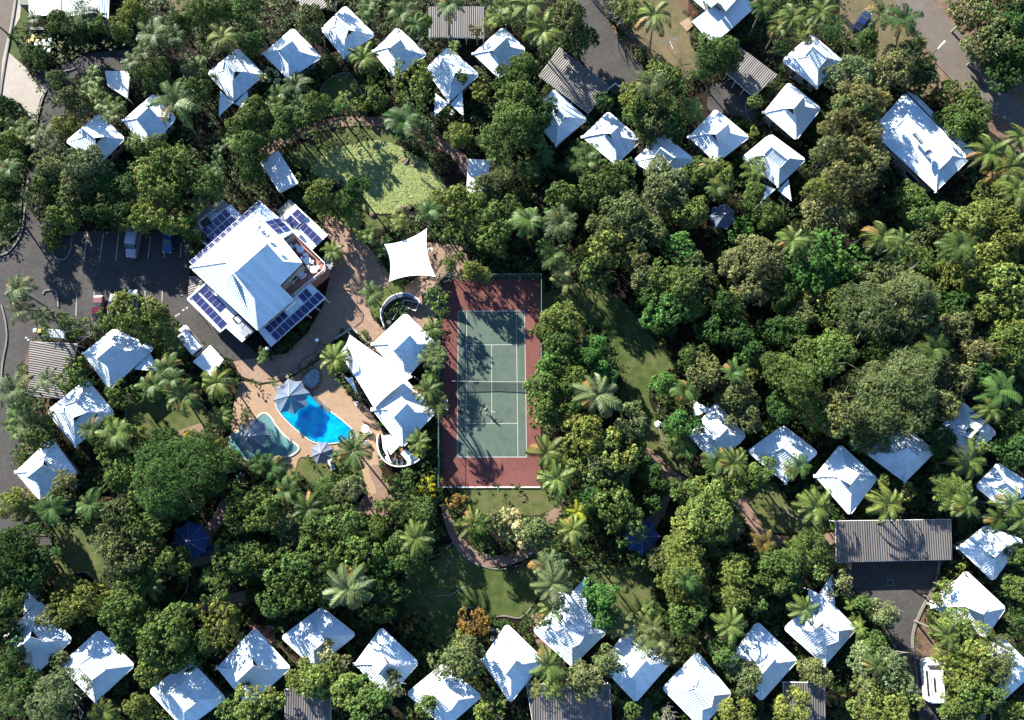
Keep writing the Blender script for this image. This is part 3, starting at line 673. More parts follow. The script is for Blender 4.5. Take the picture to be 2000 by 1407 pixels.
CABINS = []
def cabin(short, look, N, E, S, W, ridge, porch=None, z0=2.8, pitch=28, deck=None):
    q = PL([N, E, S, W], z0); c = quad_center(q)
    t = thing('cabin', look + ', ' + short, 'cabin', (c.x, c.y, 0), 'white roofed garden cabins')
    cx = (N[0] + E[0] + S[0] + W[0]) / 4; cy = (N[1] + E[1] + S[1] + W[1]) / 4
    CABINS.append((cx, cy, short)); EXCL.append([N, E, S, W])
    if ridge == 'NE': A, B, Cc, D = q[0], q[1], q[2], q[3]
    else: A, B, Cc, D = q[3], q[0], q[1], q[2]
    dutch_roof(t, A, B, Cc, D, pitch)
    box_walls(t, q, z0)
    if porch:
        for tri in porch:
            # first point is where the awning meets the main roof, the rest hang lower
            zs = [z0 - 0.20] + [z0 - 0.45] * (len(tri) - 1)
            pts = [P(p[0], p[1], z) for p, z in zip(tri, zs)]
            slab(t, 'porch_roof', pts, 'roof', 0.08)
            far = max(pts[1:], key=lambda p: (p - c).length); posts(t, [far + (c - far).normalized() * .2], z0 - 0.5, 0.05)
    return t
L0 = 'white metal hip roofed cabin'
LV = 'white Dutch gable cabin'
cabin('lowest of the cabins up by the left road', LV, (193, 223), (243, 271), (196, 322), (129, 277), 'SE')
cabin('half under the tall leaning palm', LV, (300, 184), (343, 231), (292, 291), (235, 236), 'NE')
cabin('first cabin of the top arc', 'white cabin with swallowtail porch', (464, 95), (515, 146), (455, 202), (406, 143), 'SE', [[(430, 178), (455, 201), (427, 228)], [(483, 177), (486, 216), (458, 203)]])
cabin('second cabin of the top arc', LV, (572, 56), (627, 112), (563, 153), (509, 105), 'NE')
cabin('third cabin of the top arc', LV, (674, 12), (731, 68), (670, 116), (627, 57), 'SE')
cabin('fourth cabin of the top arc', LV, (776, 54), (833, 107), (770, 150), (725, 100), 'NE')
cabin('fifth cabin of the top arc', 'white cabin with swallowtail porch', (875, 93), (935, 146), (876, 203), (832, 135), 'SE', [[(850, 182), (876, 202), (848, 228)], [(903, 178), (905, 227), (879, 204)]])
cabin('sixth cabin of the top arc', LV, (982, 54), (1026, 97), (975, 152), (920, 105), 'NE')
cabin('first cabin of the slanting right row', L0, (1082, 175), (1146, 233), (1086, 288), (1038, 225), 'SE')
cabin('second cabin of the slanting right row', L0, (1188, 219), (1252, 274), (1203, 321), (1133, 268), 'NE')
cabin('third cabin of the slanting right row', L0, (1293, 262), (1356, 312), (1302, 358), (1237, 315), 'SE')
cabin('fourth cabin of the slanting right row', L0, (1398, 214), (1463, 268), (1400, 317), (1341, 268), 'NE')
cabin('fifth cabin of the slanting right row', 'white cabin with swallowtail porch', (1505, 262), (1573, 312), (1520, 368), (1450, 308), 'SE', [[(1490, 360), (1515, 370), (1485, 398)], [(1540, 350), (1546, 393), (1519, 372)]])
cabin('lower of two cabins beside the bamboo', L0, (1540, 162), (1603, 212), (1555, 273), (1488, 220), 'NE')
cabin('upper of two cabins beside the bamboo', L0, (1585, 68), (1647, 120), (1596, 175), (1528, 118), 'SE')
cabin('first cabin of the right middle row', 'white cabin with a porch wing', (1398, 788), (1457, 852), (1398, 908), (1342, 850), 'NE', [[(1390, 800), (1355, 815), (1354, 782)]])
cabin('second cabin of the right middle row', L0, (1530, 832), (1597, 884), (1535, 948), (1461, 882), 'SE')
cabin('third cabin of the right middle row', L0, (1642, 870), (1713, 935), (1660, 1006), (1588, 930), 'NE')
cabin('fourth cabin of the right middle row', L0, (1765, 832), (1826, 882), (1768, 946), (1693, 885), 'SE')
cabin('fifth cabin of the right middle row', 'white cabin with a porch wing', (1880, 785), (1946, 845), (1892, 900), (1820, 850), 'NE', [[(1872, 788), (1851, 813), (1845, 768)]])
cabin('sixth cabin of the right middle row', L0, (1950, 905), (2018, 950), (1966, 1004), (1907, 950), 'SE')
cabin('top one of three cabins down the right edge', L0, (1925, 1028), (1998, 1056), (1940, 1134), (1867, 1070), 'NE')
cabin('middle one of three cabins down the right edge', L0, (1887, 1116), (1964, 1188), (1925, 1245), (1816, 1187), 'NE')
cabin('bottom one of three cabins down the right edge', L0, (1952, 1240), (2022, 1310), (1955, 1378), (1893, 1310), 'SE')
cabin('first cabin of the bottom row', 'white cabin with a porch wing', (77, 1175), (140, 1250), (67, 1318), (6, 1241), 'NE', [[(74, 1176), (46, 1200), (50, 1151)]])
cabin('second cabin of the bottom row', L0, (193, 1232), (262, 1300), (185, 1377), (118, 1300), 'SE')
cabin('third cabin of the bottom row', L0, (370, 1290), (440, 1365), (360, 1430), (292, 1350), 'SE')
cabin('fourth cabin of the bottom row', L0, (497, 1228), (567, 1305), (485, 1378), (420, 1305), 'NE')
cabin('fifth cabin of the bottom row', L0, (628, 1187), (694, 1240), (614, 1310), (550, 1245), 'SE')
cabin('sixth cabin of the bottom row', L0, (745, 1227), (817, 1295), (760, 1362), (688, 1298), 'NE')
cabin('seventh cabin of the bottom row', L0, (865, 1298), (940, 1360), (870, 1428), (795, 1355), 'SE')
cabin('eighth cabin of the bottom row', L0, (990, 1220), (1062, 1290), (997, 1372), (938, 1290), 'NE')
cabin('ninth cabin of the bottom row', 'white cabin with swallowtail porch', (1112, 1158), (1184, 1235), (1117, 1307), (1042, 1232), 'SE', [[(1113, 1161), (1144, 1128), (1146, 1192)], [(1108, 1162), (1078, 1196), (1090, 1147)]])
cabin('tenth cabin of the bottom row', L0, (1235, 1220), (1311, 1292), (1242, 1371), (1168, 1300), 'NE')
cabin('eleventh cabin of the bottom row', L0, (1362, 1275), (1428, 1355), (1370, 1428), (1295, 1345), 'SE')
cabin('twelfth cabin of the bottom row', L0, (1480, 1216), (1557, 1290), (1487, 1369), (1415, 1295), 'NE')
cabin('thirteenth cabin of the bottom row', 'white cabin with a porch wing', (1604, 1160), (1672, 1228), (1612, 1305), (1532, 1228), 'SE', [[(1600, 1160), (1626, 1122), (1632, 1190)], [(1598, 1160), (1576, 1190), (1580, 1150)]])
cabin('top one of three cabins by the left road', 'large white cabin with a porch wing', (222, 643), (300, 680), (214, 760), (158, 690), 'NE', [[(262, 722), (292, 688), (311, 725)]])
cabin('middle one of three cabins by the left road', LV, (168, 742), (222, 806), (147, 876), (92, 804), 'SE')
cabin('bottom one of three cabins by the left road', LV, (100, 857), (150, 925), (78, 976), (26, 922), 'NE')

# long white house at upper right
q = PL([(1768, 183), (1893, 310), (1828, 378), (1703, 255)], 3.6); c = quad_center(q)
t = thing('long_house', 'long white Dutch gable house with a satellite dish shadowed by the bamboo', 'house', (c.x, c.y, 0)); EXCL.append([(1768, 183), (1893, 310), (1828, 378), (1703, 255)])
dutch_roof(t, q[3], q[0], q[1], q[2], 20, 0.62, 0.3, pitch2=24); box_walls(t, q, 3.6)
slab(t, 'verandah_roof', [P(1772, 180, 3.4), P(1790, 186, 2.9), P(1905, 300, 2.9), P(1896, 309, 3.4)], 'roof_flat', 0.1)
slab(t, 'awning', [P(1716, 262, 3.2), P(1745, 288, 3.2), P(1722, 300, 2.7), P(1700, 285, 2.7)], 'roof_grey', 0.08)
for i in range(5):
    p = P(1786 + i * 3.6, 262 + i * 4.2, 5.9); mb = MB(); mb.box(p, (0.4, 0.4, 0.45), R(45)); mb.build('roof_vent', 'steel', t)
p = P(1813, 302, 5.4); mb = MB(); mb.lathe([(0, 0), (0.35, 0.04), (0.62, 0.16), (0.7, 0.3)], p, 14); mb.tube([p - Vector((0, 0, .6)), p], .05, 6); mb.build('satellite_dish', 'steel', t)

# corrugated carports
def carport(label, pts, z=2.7, m='roof_grey', fall=0.35, cat='carport', ridge=False, along=None, name='carport', group='grey sheet roofed carports', n=3):
    W = [P(p[0], p[1], z) for p in pts]; c = quad_center(W); t = thing(name, label, cat, (c.x, c.y, 0), group); EXCL.append(list(pts))
    W[2].z -= fall; W[3].z -= fall
    if along is not None:
        along = (W[1] - W[0]) if along == 0 else (W[2] - W[1])
        along = Vector((along.x, along.y, 0))
    slab(t, 'roof', W, m, 0.1, along)
    bm = MB(); e = Vector((0, 0, -0.14))
    for i in range(4): bm.bar(W[i] + e, W[(i + 1) % 4] + e, 0.1, 0.14)
    bm.build('beam', 'trim', t)
    P_ = []
    for k in range(n + 1):
        f = k / n; P_ += [W[0].lerp(W[1], f) * .96 + c * .04, W[3].lerp(W[2], f) * .96 + c * .04]
    posts(t, P_, z - fall - 0.1)
    return t
carport('weathered grey carport roof at the top beside the dark lane', [(838, 13), (946, 13), (946, 72), (838, 70)], along=0)
carport('long grey carport tucked along the upper lane', [(1093, 93), (1191, 170), (1150, 219), (1053, 146)], along=0)
carport('striped rusty carport right of the upper tree court', [(1435, 84), (1518, 146), (1473, 187), (1420, 140)], along=0)
carport('wide dark carport heading the lower right car park', [(1633, 1018), (1858, 1015), (1862, 1094), (1636, 1099)], z=3.2, along=0, n=5)
carport('grey carport at the left road between two cabins', [(58, 668), (150, 672), (122, 779), (52, 773)], along=1)
carport('dark carport cut by the bottom edge at centre', [(1028, 1337), (1192, 1337), (1195, 1440), (1045, 1440)], z=3.0, along=0, n=4)
carport('small grey carport cut by the bottom edge at left', [(556, 1347), (645, 1347), (645, 1440), (556, 1440)], along=0)
carport('grey carport near the twelfth bottom cabin', [(1530, 1333), (1612, 1335), (1614, 1450), (1536, 1450)], along=0)
carport('sliver of grey carport at the bottom right edge', [(1846, 1393), (1925, 1395), (1925, 1450), (1846, 1450)], along=0)
carport('small brown shed roof under the lower left trees', [(65, 1338), (102, 1342), (100, 1375), (66, 1372)], along=0, name='shed', cat='shed', group=None)
carport('white flat shelter roof among palms at upper left', [(205, 139), (254, 139), (246, 190), (208, 165)], m='roof_flat', name='shelter', cat='shelter', group='small white shelters')
carport('white slanted shelter left of the pond', [(543, 294), (582, 358), (545, 375), (507, 315)], m='roof_flat', name='shelter', cat='shelter', group='small white shelters')
carport('white shelter dappled by shade right of the pond', [(915, 311), (958, 313), (946, 378), (911, 374)], m='roof_flat', name='shelter', cat='shelter', group='small white shelters')
carport('white canvas canopy behind the parked van', [(410, 675), (436, 703), (411, 735), (375, 706)], m='sail', name='canopy', cat='canopy', group=None)
carport('small white roof beside the two wheelie bins', [(93, 643), (124, 646), (122, 660), (95, 657)], m='roof_flat', name='shelter', cat='shelter', group='small white shelters')

# neighbouring houses at the top edge
def flat_house(label, roofs, walls, zr, cat='house', windows=True):
    W = PL(walls, 0); c = quad_center(W); t = thing('house', label, cat, (c.x, c.y, 0)); EXCL.append(list(walls))
    mb = MB(); mb.prism([(p.x, p.y) for p in W], 0, zr - 0.1, bottom=False); mb.build('wall', 'wall_grey', t)
    for pts, zs, m in roofs:
        slab(t, 'roof', [P(p[0], p[1], z) for p, z in zip(pts, zs)], m, 0.12)
    if windows:
        n = len(W)
        for i in range(n):
            a, b = W[i], W[(i + 1) % n]; d = (b - a).normalized(); out = Vector((d.y, -d.x, 0))
            if (Vector((c.x, c.y, 0)) - a).dot(out) > 0: out = -out
            L = (b - a).length; win(t, a + d * L * .3, a + d * L * .5, 1.0, 2.2, out)
    return t
t = flat_house('house with pale green and blue grey roofs at the top right', [
    ([(1351, 42), (1381, 20), (1417, 66), (1391, 86)], [5.2, 5.2, 4.7, 4.7], 'roof'),
    ([(1382, 20), (1452, -20), (1471, 18), (1418, 66)], [5.3, 5.3, 4.5, 4.5], 'roof_flat'),
    ([(1350, -60), (1470, -60), (1447, -10), (1418, 22), (1403, 5), (1389, 15), (1372, 0)], [6.5, 6.5, 6.0, 6.0, 6.0, 6.0, 6.2], 'roof_pale')],
    [(1356, 43), (1385, 20), (1450, -30), (1464, 16), (1418, 62), (1392, 82)], 4.6)
slab(t, 'side_roof', [P(1345, -30, 5.0), P(1368, -8, 5.0), P(1378, 20, 5.0), P(1352, -2, 5.0)], 'trim', 0.1)
mb = MB(); p = P(1404, 13, 6.1)
mb.box(p, (1.2, 0.6, 0.5), R(-45)); mb.build('roof_window', 'glass', t)
for i in range(14):
    a = P(1322 + i * 2.4, 4 + i * 2.4, 0.9); mb = MB(); mb.bar(a, a + Vector((1.2, 1.0, 0)), 0.12, 0.03); mb.build('deck_board', 'redwood', t)
mb = MB(); mb.face(PL([(1327, 45), (1350, 31), (1353, 52), (1341, 62)], 0.16)[::-1]); mb.build('patio', 'pooldeck', t)
flat_house('white garage roofed house cut by the top left edge', [
    ([(58, -60), (120, -60), (118, 28), (56, 33)], [3.4, 3.4, 3.4, 3.4], 'roof_flat'),
    ([(121, -60), (216, -60), (212, 37), (185, 24), (121, 34)], [3.9, 3.9, 3.2, 3.8, 3.2], 'roof'),
    ([(125, 34), (212, 38), (222, 47), (130, 48)], [3.1, 3.1, 2.7, 2.7], 'roof_grey')],
    [(62, -60), (213, -60), (210, 36), (125, 32), (60, 30)], 3.1)
mb = MB()
t = flat_house('blue grey roof corner at the top edge between palms', [([(585, -50), (640, -50), (648, 12), (584, 28)], [3.2, 3.2, 3.2, 3.2], 'roof_grey')], [(588, -50), (636, -50), (640, 10), (588, 24)], 3.0)
# ---------------------------------------------------------------- main building
ZE = 6.0
EXCL += [[(360, 520), (513, 395), (560, 395), (645, 470), (655, 530), (645, 600), (530, 690), (480, 690), (365, 590)], [(380, 440), (440, 392), (475, 425), (410, 490)]]
def rt(px, py, plane):
    """point of a roof plane that stands under that survey position"""
    o = Vector((0, 0, CAM_Z)); d = P(px, py, 0) - o; p0, n = plane; return o + d * ((p0 - o).dot(n) / d.dot(n))
def plane3(a, b, c): n = (b - a).cross(c - a).normalized(); return (a, n if n.z > 0 else -n)
Wc, Nc, Sc = P(371, 522, ZE), P(512, 398, ZE), P(503, 645, ZE)
Ec = Wc + (Nc - Wc) + (Sc - Wc)
mc = (Wc + Ec) / 2
mainb = thing('resort_hall', 'large two storey hall with white hip roof and solar panelled wings', 'building', (mc.x, mc.y, 0))
M1, M2 = (Wc + Sc) / 2, (Nc + Ec) / 2; ax = (M2 - M1).normalized(); cr = (Sc - Wc).normalized(); b = (Sc - Wc).length / 2
tp = math.tan(R(30)); g = 0.6 * b; ZR = ZE + b * tp; ZG = ZE + g * tp
R1, R2 = M1 + ax * g, M2 - ax * g; R1.z = R2.z = ZR
gW, gS, gE, gN = R1 - cr * (b - g), R1 + cr * (b - g), R2 + cr * (b - g), R2 - cr * (b - g)
for p in (gW, gS, gE, gN): p.z = ZG
plSE = plane3(Sc, Ec, gS); plNE = plane3(Nc, Ec, gE)
e1 = rt(589, 510, plNE); eN = rt(551, 466, plNE); eN2 = rt(574, 452, plNE); e2 = rt(545, 558, plSE); e3 = rt(572, 585, plSE)
hipE = gE.lerp(Ec, 0.0)
e1 = gE + (Ec - gE) * ((e1 - gE).length / (Ec - gE).length)
rf = MB(); oo = 0.35
rf.roof_face([Wc, gW, R1 - ax * oo + Vector((0, 0, 0)), R2 + ax * oo, gN, Nc])
rf.roof_face([Nc, gN, gE, e1, eN, eN2])
rf.roof_face([Sc, gS, R1 - ax * oo, R2 + ax * oo, gE, e1, e2, e3])
rf.roof_face([Wc, Sc, gS, gW])
dz = Vector((0, 0, -0.2))
ring = [Wc, Sc, e3, e2, e1, eN, eN2, Nc]
for i in range(len(ring)):
    p, q = ring[i], ring[(i + 1) % len(ring)]; rf.face([q, p, p + dz, q + dz])
rf.build('roof', 'roof', mainb)
cp = MB(); e = Vector((0, 0, 0.04))
cp.bar(R1 + e, R2 + e, 0.25, 0.06)
for a_, b_ in ((gW, Wc), (gS, Sc), (gN, Nc), (gE, e1)): cp.bar(a_ + e, b_ + e, 0.18, 0.05)
cp.build('ridge_cap', 'trim', mainb)
for Rr, g1, g2 in ((R1, gW, gS), (R2, gN, gE)):
    vb = MB(); vb.face([g1, g2, Rr]); vb.build('vent', 'dark', mainb)
gt = MB()
for i in range(len(ring)):
    p, q = ring[i], ring[(i + 1) % len(ring)]; gt.bar(p + dz * .5, q + dz * .5, 0.16, 0.12)
gt.build('gutter', 'trim', mainb)
# walls follow the ring, set in from the eaves
cc = quad_center(ring); Wl = []
for p in ring: Wl.append(((p - cc) * 0.93 + cc))
mb = MB(); mb.prism([(p.x, p.y) for p in Wl], 0, ZE - 0.22, bottom=False); mb.build('wall', 'wall', mainb)
for i in range(len(Wl)):
    a, b2 = Wl[i], Wl[(i + 1) % len(Wl)]; a, b2 = Vector((a.x, a.y, 0)), Vector((b2.x, b2.y, 0)); L = (b2 - a).length
    if L < 3: continue
    d = (b2 - a).normalized(); out = Vector((d.y, -d.x, 0))
    if (Vector((cc.x, cc.y, 0)) - a).dot(out) > 0: out = -out
    for k in range(int(L / 3)):
        f = (k + .5) / int(L / 3)
        win(mainb, a + d * (L * f - .6), a + d * (L * f + .6), 1.0, 2.3, out); win(mainb, a + d * (L * f - .6), a + d * (L * f + .6), 3.9, 5.2, out)
# small gable on the southwest slope
plSW = plane3(Wc, Sc, gS)
gt_, gl_, gb_ = rt(455, 536, plSW), rt(437, 553, plSW), rt(483, 604, plSW)
apex = P(452, 538, ZE + 3.4)
dm = MB(); front = gl_ + Vector((0, 0, 0.02)); apf = gl_ + Vector((0, 0, 1.0))
rdg_back = gt_ + Vector((0, 0, 0.9))
dm.roof_face([gl_ + Vector((0, 0, .05)), gt_ + Vector((0, 0, .9)), gb_ + Vector((0, 0, .05))]); dm.face([gl_, gt_, gt_ + Vector((0, 0, .9))])
dm.face([gt_, gb_, gt_ + Vector((0, 0, .9))])
dm.build('dormer', 'roof', mainb)
# whirly vents on the northwest slope
for (x, y) in ((507, 445), (515, 453), (524, 462)):
    p = rt(x, y, plane3(Nc, Wc, gN)); mb = MB(); mb.lathe([(0.0, 0.5), (0.22, 0.45), (0.3, 0.25), (0.2, 0.0)], p, 10); mb.build('roof_vent', 'steel', mainb)

def solar_grid(parent, pts, nu, nv, skip=(), lift=0.10):
    """panels as single pieces over a 3-D quad a b c d (u along a-b, v along a-d)"""
    a, b, c, d = [Vector(p) for p in pts]; k = 0
    for i in range(nu):
        for j in range(nv):
            if (i, j) in skip: continue
            def q(u, v): return a.lerp(b, u).lerp(d.lerp(c, u), v) + Vector((0, 0, lift))
            gu, gv = 0.05 / nu * 1.2, 0.04 / nv * 1.2
            c4 = [q(i / nu + gu / 2, j / nv + gv / 2), q((i + 1) / nu - gu / 2, j / nv + gv / 2), q((i + 1) / nu - gu / 2, (j + 1) / nv - gv / 2), q(i / nu + gu / 2, (j + 1) / nv - gv / 2)]
            m_ = quad_center(c4); inner = [p.lerp(m_, 0.055) + Vector((0, 0, 0.012)) for p in c4]
            mb = MB()
            nn = (c4[1] - c4[0]).cross(c4[2] - c4[0]); o4 = c4 if nn.z > 0 else c4[::-1]; i4 = inner if nn.z > 0 else inner[::-1]
            mb.face(o4, mi=1); mb.face(i4, mi=0)
            for s in range(4): mb.face([o4[s] + Vector((0, 0, -.05)), o4[(s + 1) % 4] + Vector((0, 0, -.05)), o4[(s + 1) % 4], o4[s]], mi=1)
            mb.build('solar_panel', ['solar', 'alu'], parent)
            k += 1
def zq(parent, name, pp, m='roof_flat', th=0.15):
    pts = [P(x, y, z) for x, y, z in pp]; slab(parent, name, pts, m, th); return pts
def Z1(x, y): return (360 + x / 12.45, 385 + y / 12.45)
def Z2(x, y): return (500 + x / 12.45, 390 + y / 12.45)
def Z3(x, y): return (360 + x / 12.45, 540 + y / 12.45)
def Z4(x, y): return (500 + x / 9.38, 540 + y / 9.38)
LZ = 3.4
# northwest annex with curved edge
arc = [Z1(600, 1270), Z1(270, 945), Z1(250, 800), Z1(280, 680), Z1(370, 550), Z1(560, 410), Z1(690, 350), Z1(800, 400), Z1(1005, 265), Z1(1120, 180), Z1(1450, 490)]
zq(mainb, 'annex_roof', [(x, y, LZ) for x, y in arc])
W_ = PL(arc, 0); mb = MB(); c_ = quad_center(W_); mb.prism([tuple(((p - c_) * .95 + c_))[:2] for p in W_], 0, LZ - .16, bottom=False); mb.build('annex_wall', 'wall', mainb)
solar_grid(mainb, [P(*Z1(310, 890), LZ), P(*Z1(1000, 290), LZ), P(*Z1(1310, 610), LZ), P(*Z1(630, 1205), LZ)], 6, 2)
mb = MB(); mb.box(P(*Z1(520, 610), LZ + .25), (1.5, 0.9, 0.5), R(38)); mb.build('plant_box', 'dark', mainb)
mb = MB(); mb.box(P(*Z1(645, 460), LZ + .1), (1.6, 0.7, 0.2), R(38)); mb.build('plant_box', 'steel', mainb)
mb = MB(); mb.tube([P(*Z1(660, 350), LZ + .4), P(*Z1(770, 280), LZ + .4), P(*Z1(800, 260), LZ + .6)], .14, 8); mb.build('duct', 'steel', mainb)
# row of small panels along the northwest eave
for i in range(12):
    f0, f1 = (i + .08) / 12.2, (i + .92) / 12.2; a = Wc.lerp(Nc, f0 + .03); b_ = Wc.lerp(Nc, f1 + .03); out = -cr * 0.75
    mb = MB(); u = Vector((0, 0, .12)); q4 = [a - cr * .05 + u, b_ - cr * .05 + u, b_ + out + u * .4, a + out + u * .4]
    nn = (q4[1] - q4[0]).cross(q4[2] - q4[0]); q4 = q4 if nn.z > 0 else q4[::-1]
    mb.face(q4, mi=1); m_ = quad_center(q4); mb.face([p.lerp(m_, .12) + Vector((0, 0, .015)) for p in q4], mi=0)
    for s in range(4): mb.face([q4[s] + Vector((0, 0, -.06)), q4[(s + 1) % 4] + Vector((0, 0, -.06)), q4[(s + 1) % 4], q4[s]], mi=1)
    mb.build('eave_panel', ['solar', 'alu'], mainb)
# northeast wing roofs
zq(mainb, 'wing_roof', [(*Z2(590, 440), LZ + .5), (*Z2(955, 115), LZ + .3), (*Z2(1260, 425), LZ + .3), (*Z2(890, 750), LZ + .5)])
zq(mainb, 'wing_roof', [(*Z2(1262, 428), LZ), (*Z2(1750, 860), LZ - .2), (*Z2(1345, 1240), LZ), (*Z2(930, 800), LZ + .2)], 'roof')
NEq = [P(*Z2(600, 450), LZ + .5), P(*Z2(1020, 210), LZ + .35), P(*Z2(1235, 415), LZ + .35), P(*Z2(880, 735), LZ + .5)]
solar_grid(mainb, [P(*Z2(690, 515), LZ + .45), P(*Z2(1025, 215), LZ + .32), P(*Z2(1232, 410), LZ + .32), P(*Z2(895, 725), LZ + .45)], 2, 2)
solar_grid(mainb, [P(*Z2(1040, 700), LZ + .2), P(*Z2(1200, 550), LZ + .1), P(*Z2(1605, 945), LZ - .05), P(*Z2(1445, 1095), LZ + .1)], 1, 4)
solar_grid(mainb, [rt(*Z2(210, 540), plNE), rt(*Z2(575, 445), plNE), rt(*Z2(865, 740), plNE), rt(*Z2(520, 835), plNE)], 2, 3, lift=.12)
mb = MB(); mb.prism([tuple(P(*p, 0))[:2] for p in (Z2(640, 450), Z2(950, 160), Z2(1690, 830), Z2(1350, 1190))], 0, LZ - .3, bottom=False); mb.build('wing_wall', 'wall', mainb)
mb = MB(); mb.box(P(*Z2(1010, 830), LZ + .4), (1.2, .7, .7), R(-42)); mb.build('air_conditioner', 'trim', mainb)
posts(mainb, [P(*Z2(1745, 870)), P(*Z2(1840, 1010))], LZ - .2)
# roof terrace with red tiles
dk = [Z2(590, 960), Z2(920, 860), Z2(1350, 1240), (639, 516), Z4(960, 120), Z4(680, 375), Z4(410, 110)]
DZ = 3.5
pts = PL([(547, 466), (576, 458), (637, 517), (635, 528), (572, 580), (545, 556), (590, 511)], DZ)
mb = MB(); mb.prism([(p.x, p.y) for p in pts], 0, DZ, bottom=False); mb.build('terrace', 'redtile', mainb)
for a, b_ in (((576, 458), (637, 517)), ((637, 517), (635, 530)), ((635, 530), (573, 580))):
    rl = MB(); A_, B_ = P(*a, DZ), P(*b_, DZ); n = max(2, int((B_ - A_).length / 1.2))
    rl.bar(A_ + Vector((0, 0, 1)), B_ + Vector((0, 0, 1)), .08, .06); rl.bar(A_ + Vector((0, 0, .12)), B_ + Vector((0, 0, .12)), .04, .04)
    for i in range(n * 4 + 1):
        p = A_.lerp(B_, i / (n * 4)); rl.bar(p, p + Vector((0, 0, 1)), .03, .03)
    rl.build('railing', 'trim', mainb)
# southeast verandah with solar panels
SV = 3.1
zq(mainb, 'verandah_roof', [(*Z4(100, 930), LZ), (*Z4(480, 600), LZ), (*Z4(680, 390), LZ), (*Z4(985, 115), LZ), (*Z4(1280, 395), SV - .2), (*Z4(385, 1190), SV - .2)], 'roof')
def sv(x, y):
    pl = plane3(P(*Z4(100, 930), LZ), P(*Z4(985, 115), LZ), P(*Z4(1280, 395), SV - .2)); return rt(*Z4(x, y), pl)
solar_grid(mainb, [sv(262, 1065), sv(1130, 275), sv(1260, 395), sv(385, 1190)], 10, 1)
solar_grid(mainb, [sv(140, 925), sv(490, 615), sv(605, 735), sv(255, 1060)], 4, 1)
solar_grid(mainb, [sv(765, 365), sv(925, 215), sv(1045, 345), sv(880, 490)], 2, 1)
for (x, y) in ((665, 470), (570, 560)):
    mb = MB(); mb.box(P(*Z4(x, y), LZ + .45), (1.15, .75, .75), R(40)); mb.build('air_conditioner', 'trim', mainb)
mb = MB(); mb.prism([tuple(P(*Z4(x, y), 0))[:2] for x, y in ((150, 930), (960, 170), (1120, 330), (330, 1080))], 0, SV - .5, bottom=False); mb.build('verandah_wall', 'wall', mainb)
posts(mainb, [P(*Z4(x, y)) for x, y in ((1350, 490), (1170, 630), (1020, 765), (1250, 410))], SV - .3)
zq(mainb, 'yard_roof', [(*Z4(20, 970), LZ - .1), (*Z4(100, 930), LZ - .1), (*Z4(385, 1195), LZ - .5), (*Z4(270, 1290), LZ - .5)], 'roof_flat')
# southwest carport wing with solar panels
CZ = 3.3
zq(mainb, 'carport_roof', [(*Z3(85, 550), CZ), (*Z3(540, 160), CZ), (*Z3(1340, 960), CZ), (*Z3(1700, 1330), CZ), (*Z3(1400, 1600), CZ), (*Z3(1010, 1250), CZ), (*Z3(890, 1350), CZ)], 'roof_flat', .2)
fr = MB(); 
for a, b_ in ((Z3(85, 550), Z3(540, 160)), (Z3(85, 550), Z3(890, 1350))): fr.bar(P(*a, CZ + .1), P(*b_, CZ + .1), .3, .2)
fr.build('fascia', 'trim', mainb)
solar_grid(mainb, [P(*Z3(170, 550), CZ), P(*Z3(340, 395), CZ), P(*Z3(1050, 1130), CZ), P(*Z3(880, 1290), CZ)], 1, 7)
solar_grid(mainb, [P(*Z3(345, 385), CZ), P(*Z3(530, 215), CZ), P(*Z3(1020, 725), CZ), P(*Z3(850, 880), CZ)], 1, 5)
posts(mainb, [P(*Z3(x, y)) for x, y in ((140, 560), (400, 810), (650, 1060), (870, 1290))], CZ - .2)
mb = MB(); mb.prism([tuple(P(*Z3(x, y), 0))[:2] for x, y in ((560, 260), (1300, 1000), (1640, 1330), (1430, 1520), (1040, 1240), (380, 560))], 0, CZ - .21, bottom=False); mb.build('service_wall', 'wall', mainb)
for (x, y, w, d, h, m) in ((1330, 1050, 1.0, .8, .6, 'trim'), (1400, 1180, .9, .8, .5, 'steel'), (1270, 1020, .8, 1.2, .3, 'dark'), (1560, 1300, 1.6, 1.0, .5, 'steel'), (1480, 1390, 1.2, 1.0, .9, 'steel')):
    mb = MB(); mb.box(P(*Z3(x, y), CZ + h / 2), (w, d, h), R(-45)); mb.build('plant_box', m, mainb)
zq(mainb, 'lean_to_roof', [(*Z3(105, 0), 2.4), (*Z3(330, 0), 2.8), (*Z3(490, 165), 2.8), (*Z3(90, 480), 2.4)], 'roof_grey', .1)

# spiral stair below the terrace
cpt = P(641, 524, 0); st = thing('spiral_staircase', 'white steel spiral staircase fanning out from the tiled terrace', 'staircase', tuple(cpt))
mb = MB(); mb.tube([cpt, cpt + Vector((0, 0, 4.5))], .09, 8); mb.build('pole', 'trim', st)
for i in range(16):
    a = R(200 + i * 22); z = DZ - i * 0.215
    mb = MB(); p = cpt + Vector((0, 0, z)); d1, d2 = Vector((math.cos(a), math.sin(a), 0)), Vector((math.cos(a + R(20)), math.sin(a + R(20)), 0))
    mb.face([p + d1 * .1, p + d1 * 1.35, p + d2 * 1.35, p + d2 * .1]); mb.face([p + d1 * 1.35 + Vector((0, 0, -.04)), p + d1 * .1 + Vector((0, 0, -.04)), p + d1 * .1, p + d1 * 1.35])
    mb.bar(p + d1 * 1.33, p + d1 * 1.33 + Vector((0, 0, .95)), .03, .03)
    mb.build('tread', 'steel', st)
mb = MB(); mb.tube([cpt + Vector((1.35 * math.cos(R(200 + i * 22)), 1.35 * math.sin(R(200 + i * 22)), DZ - i * .215 + .95)) for i in range(17)], .03, 6); mb.build('handrail', 'trim', st)

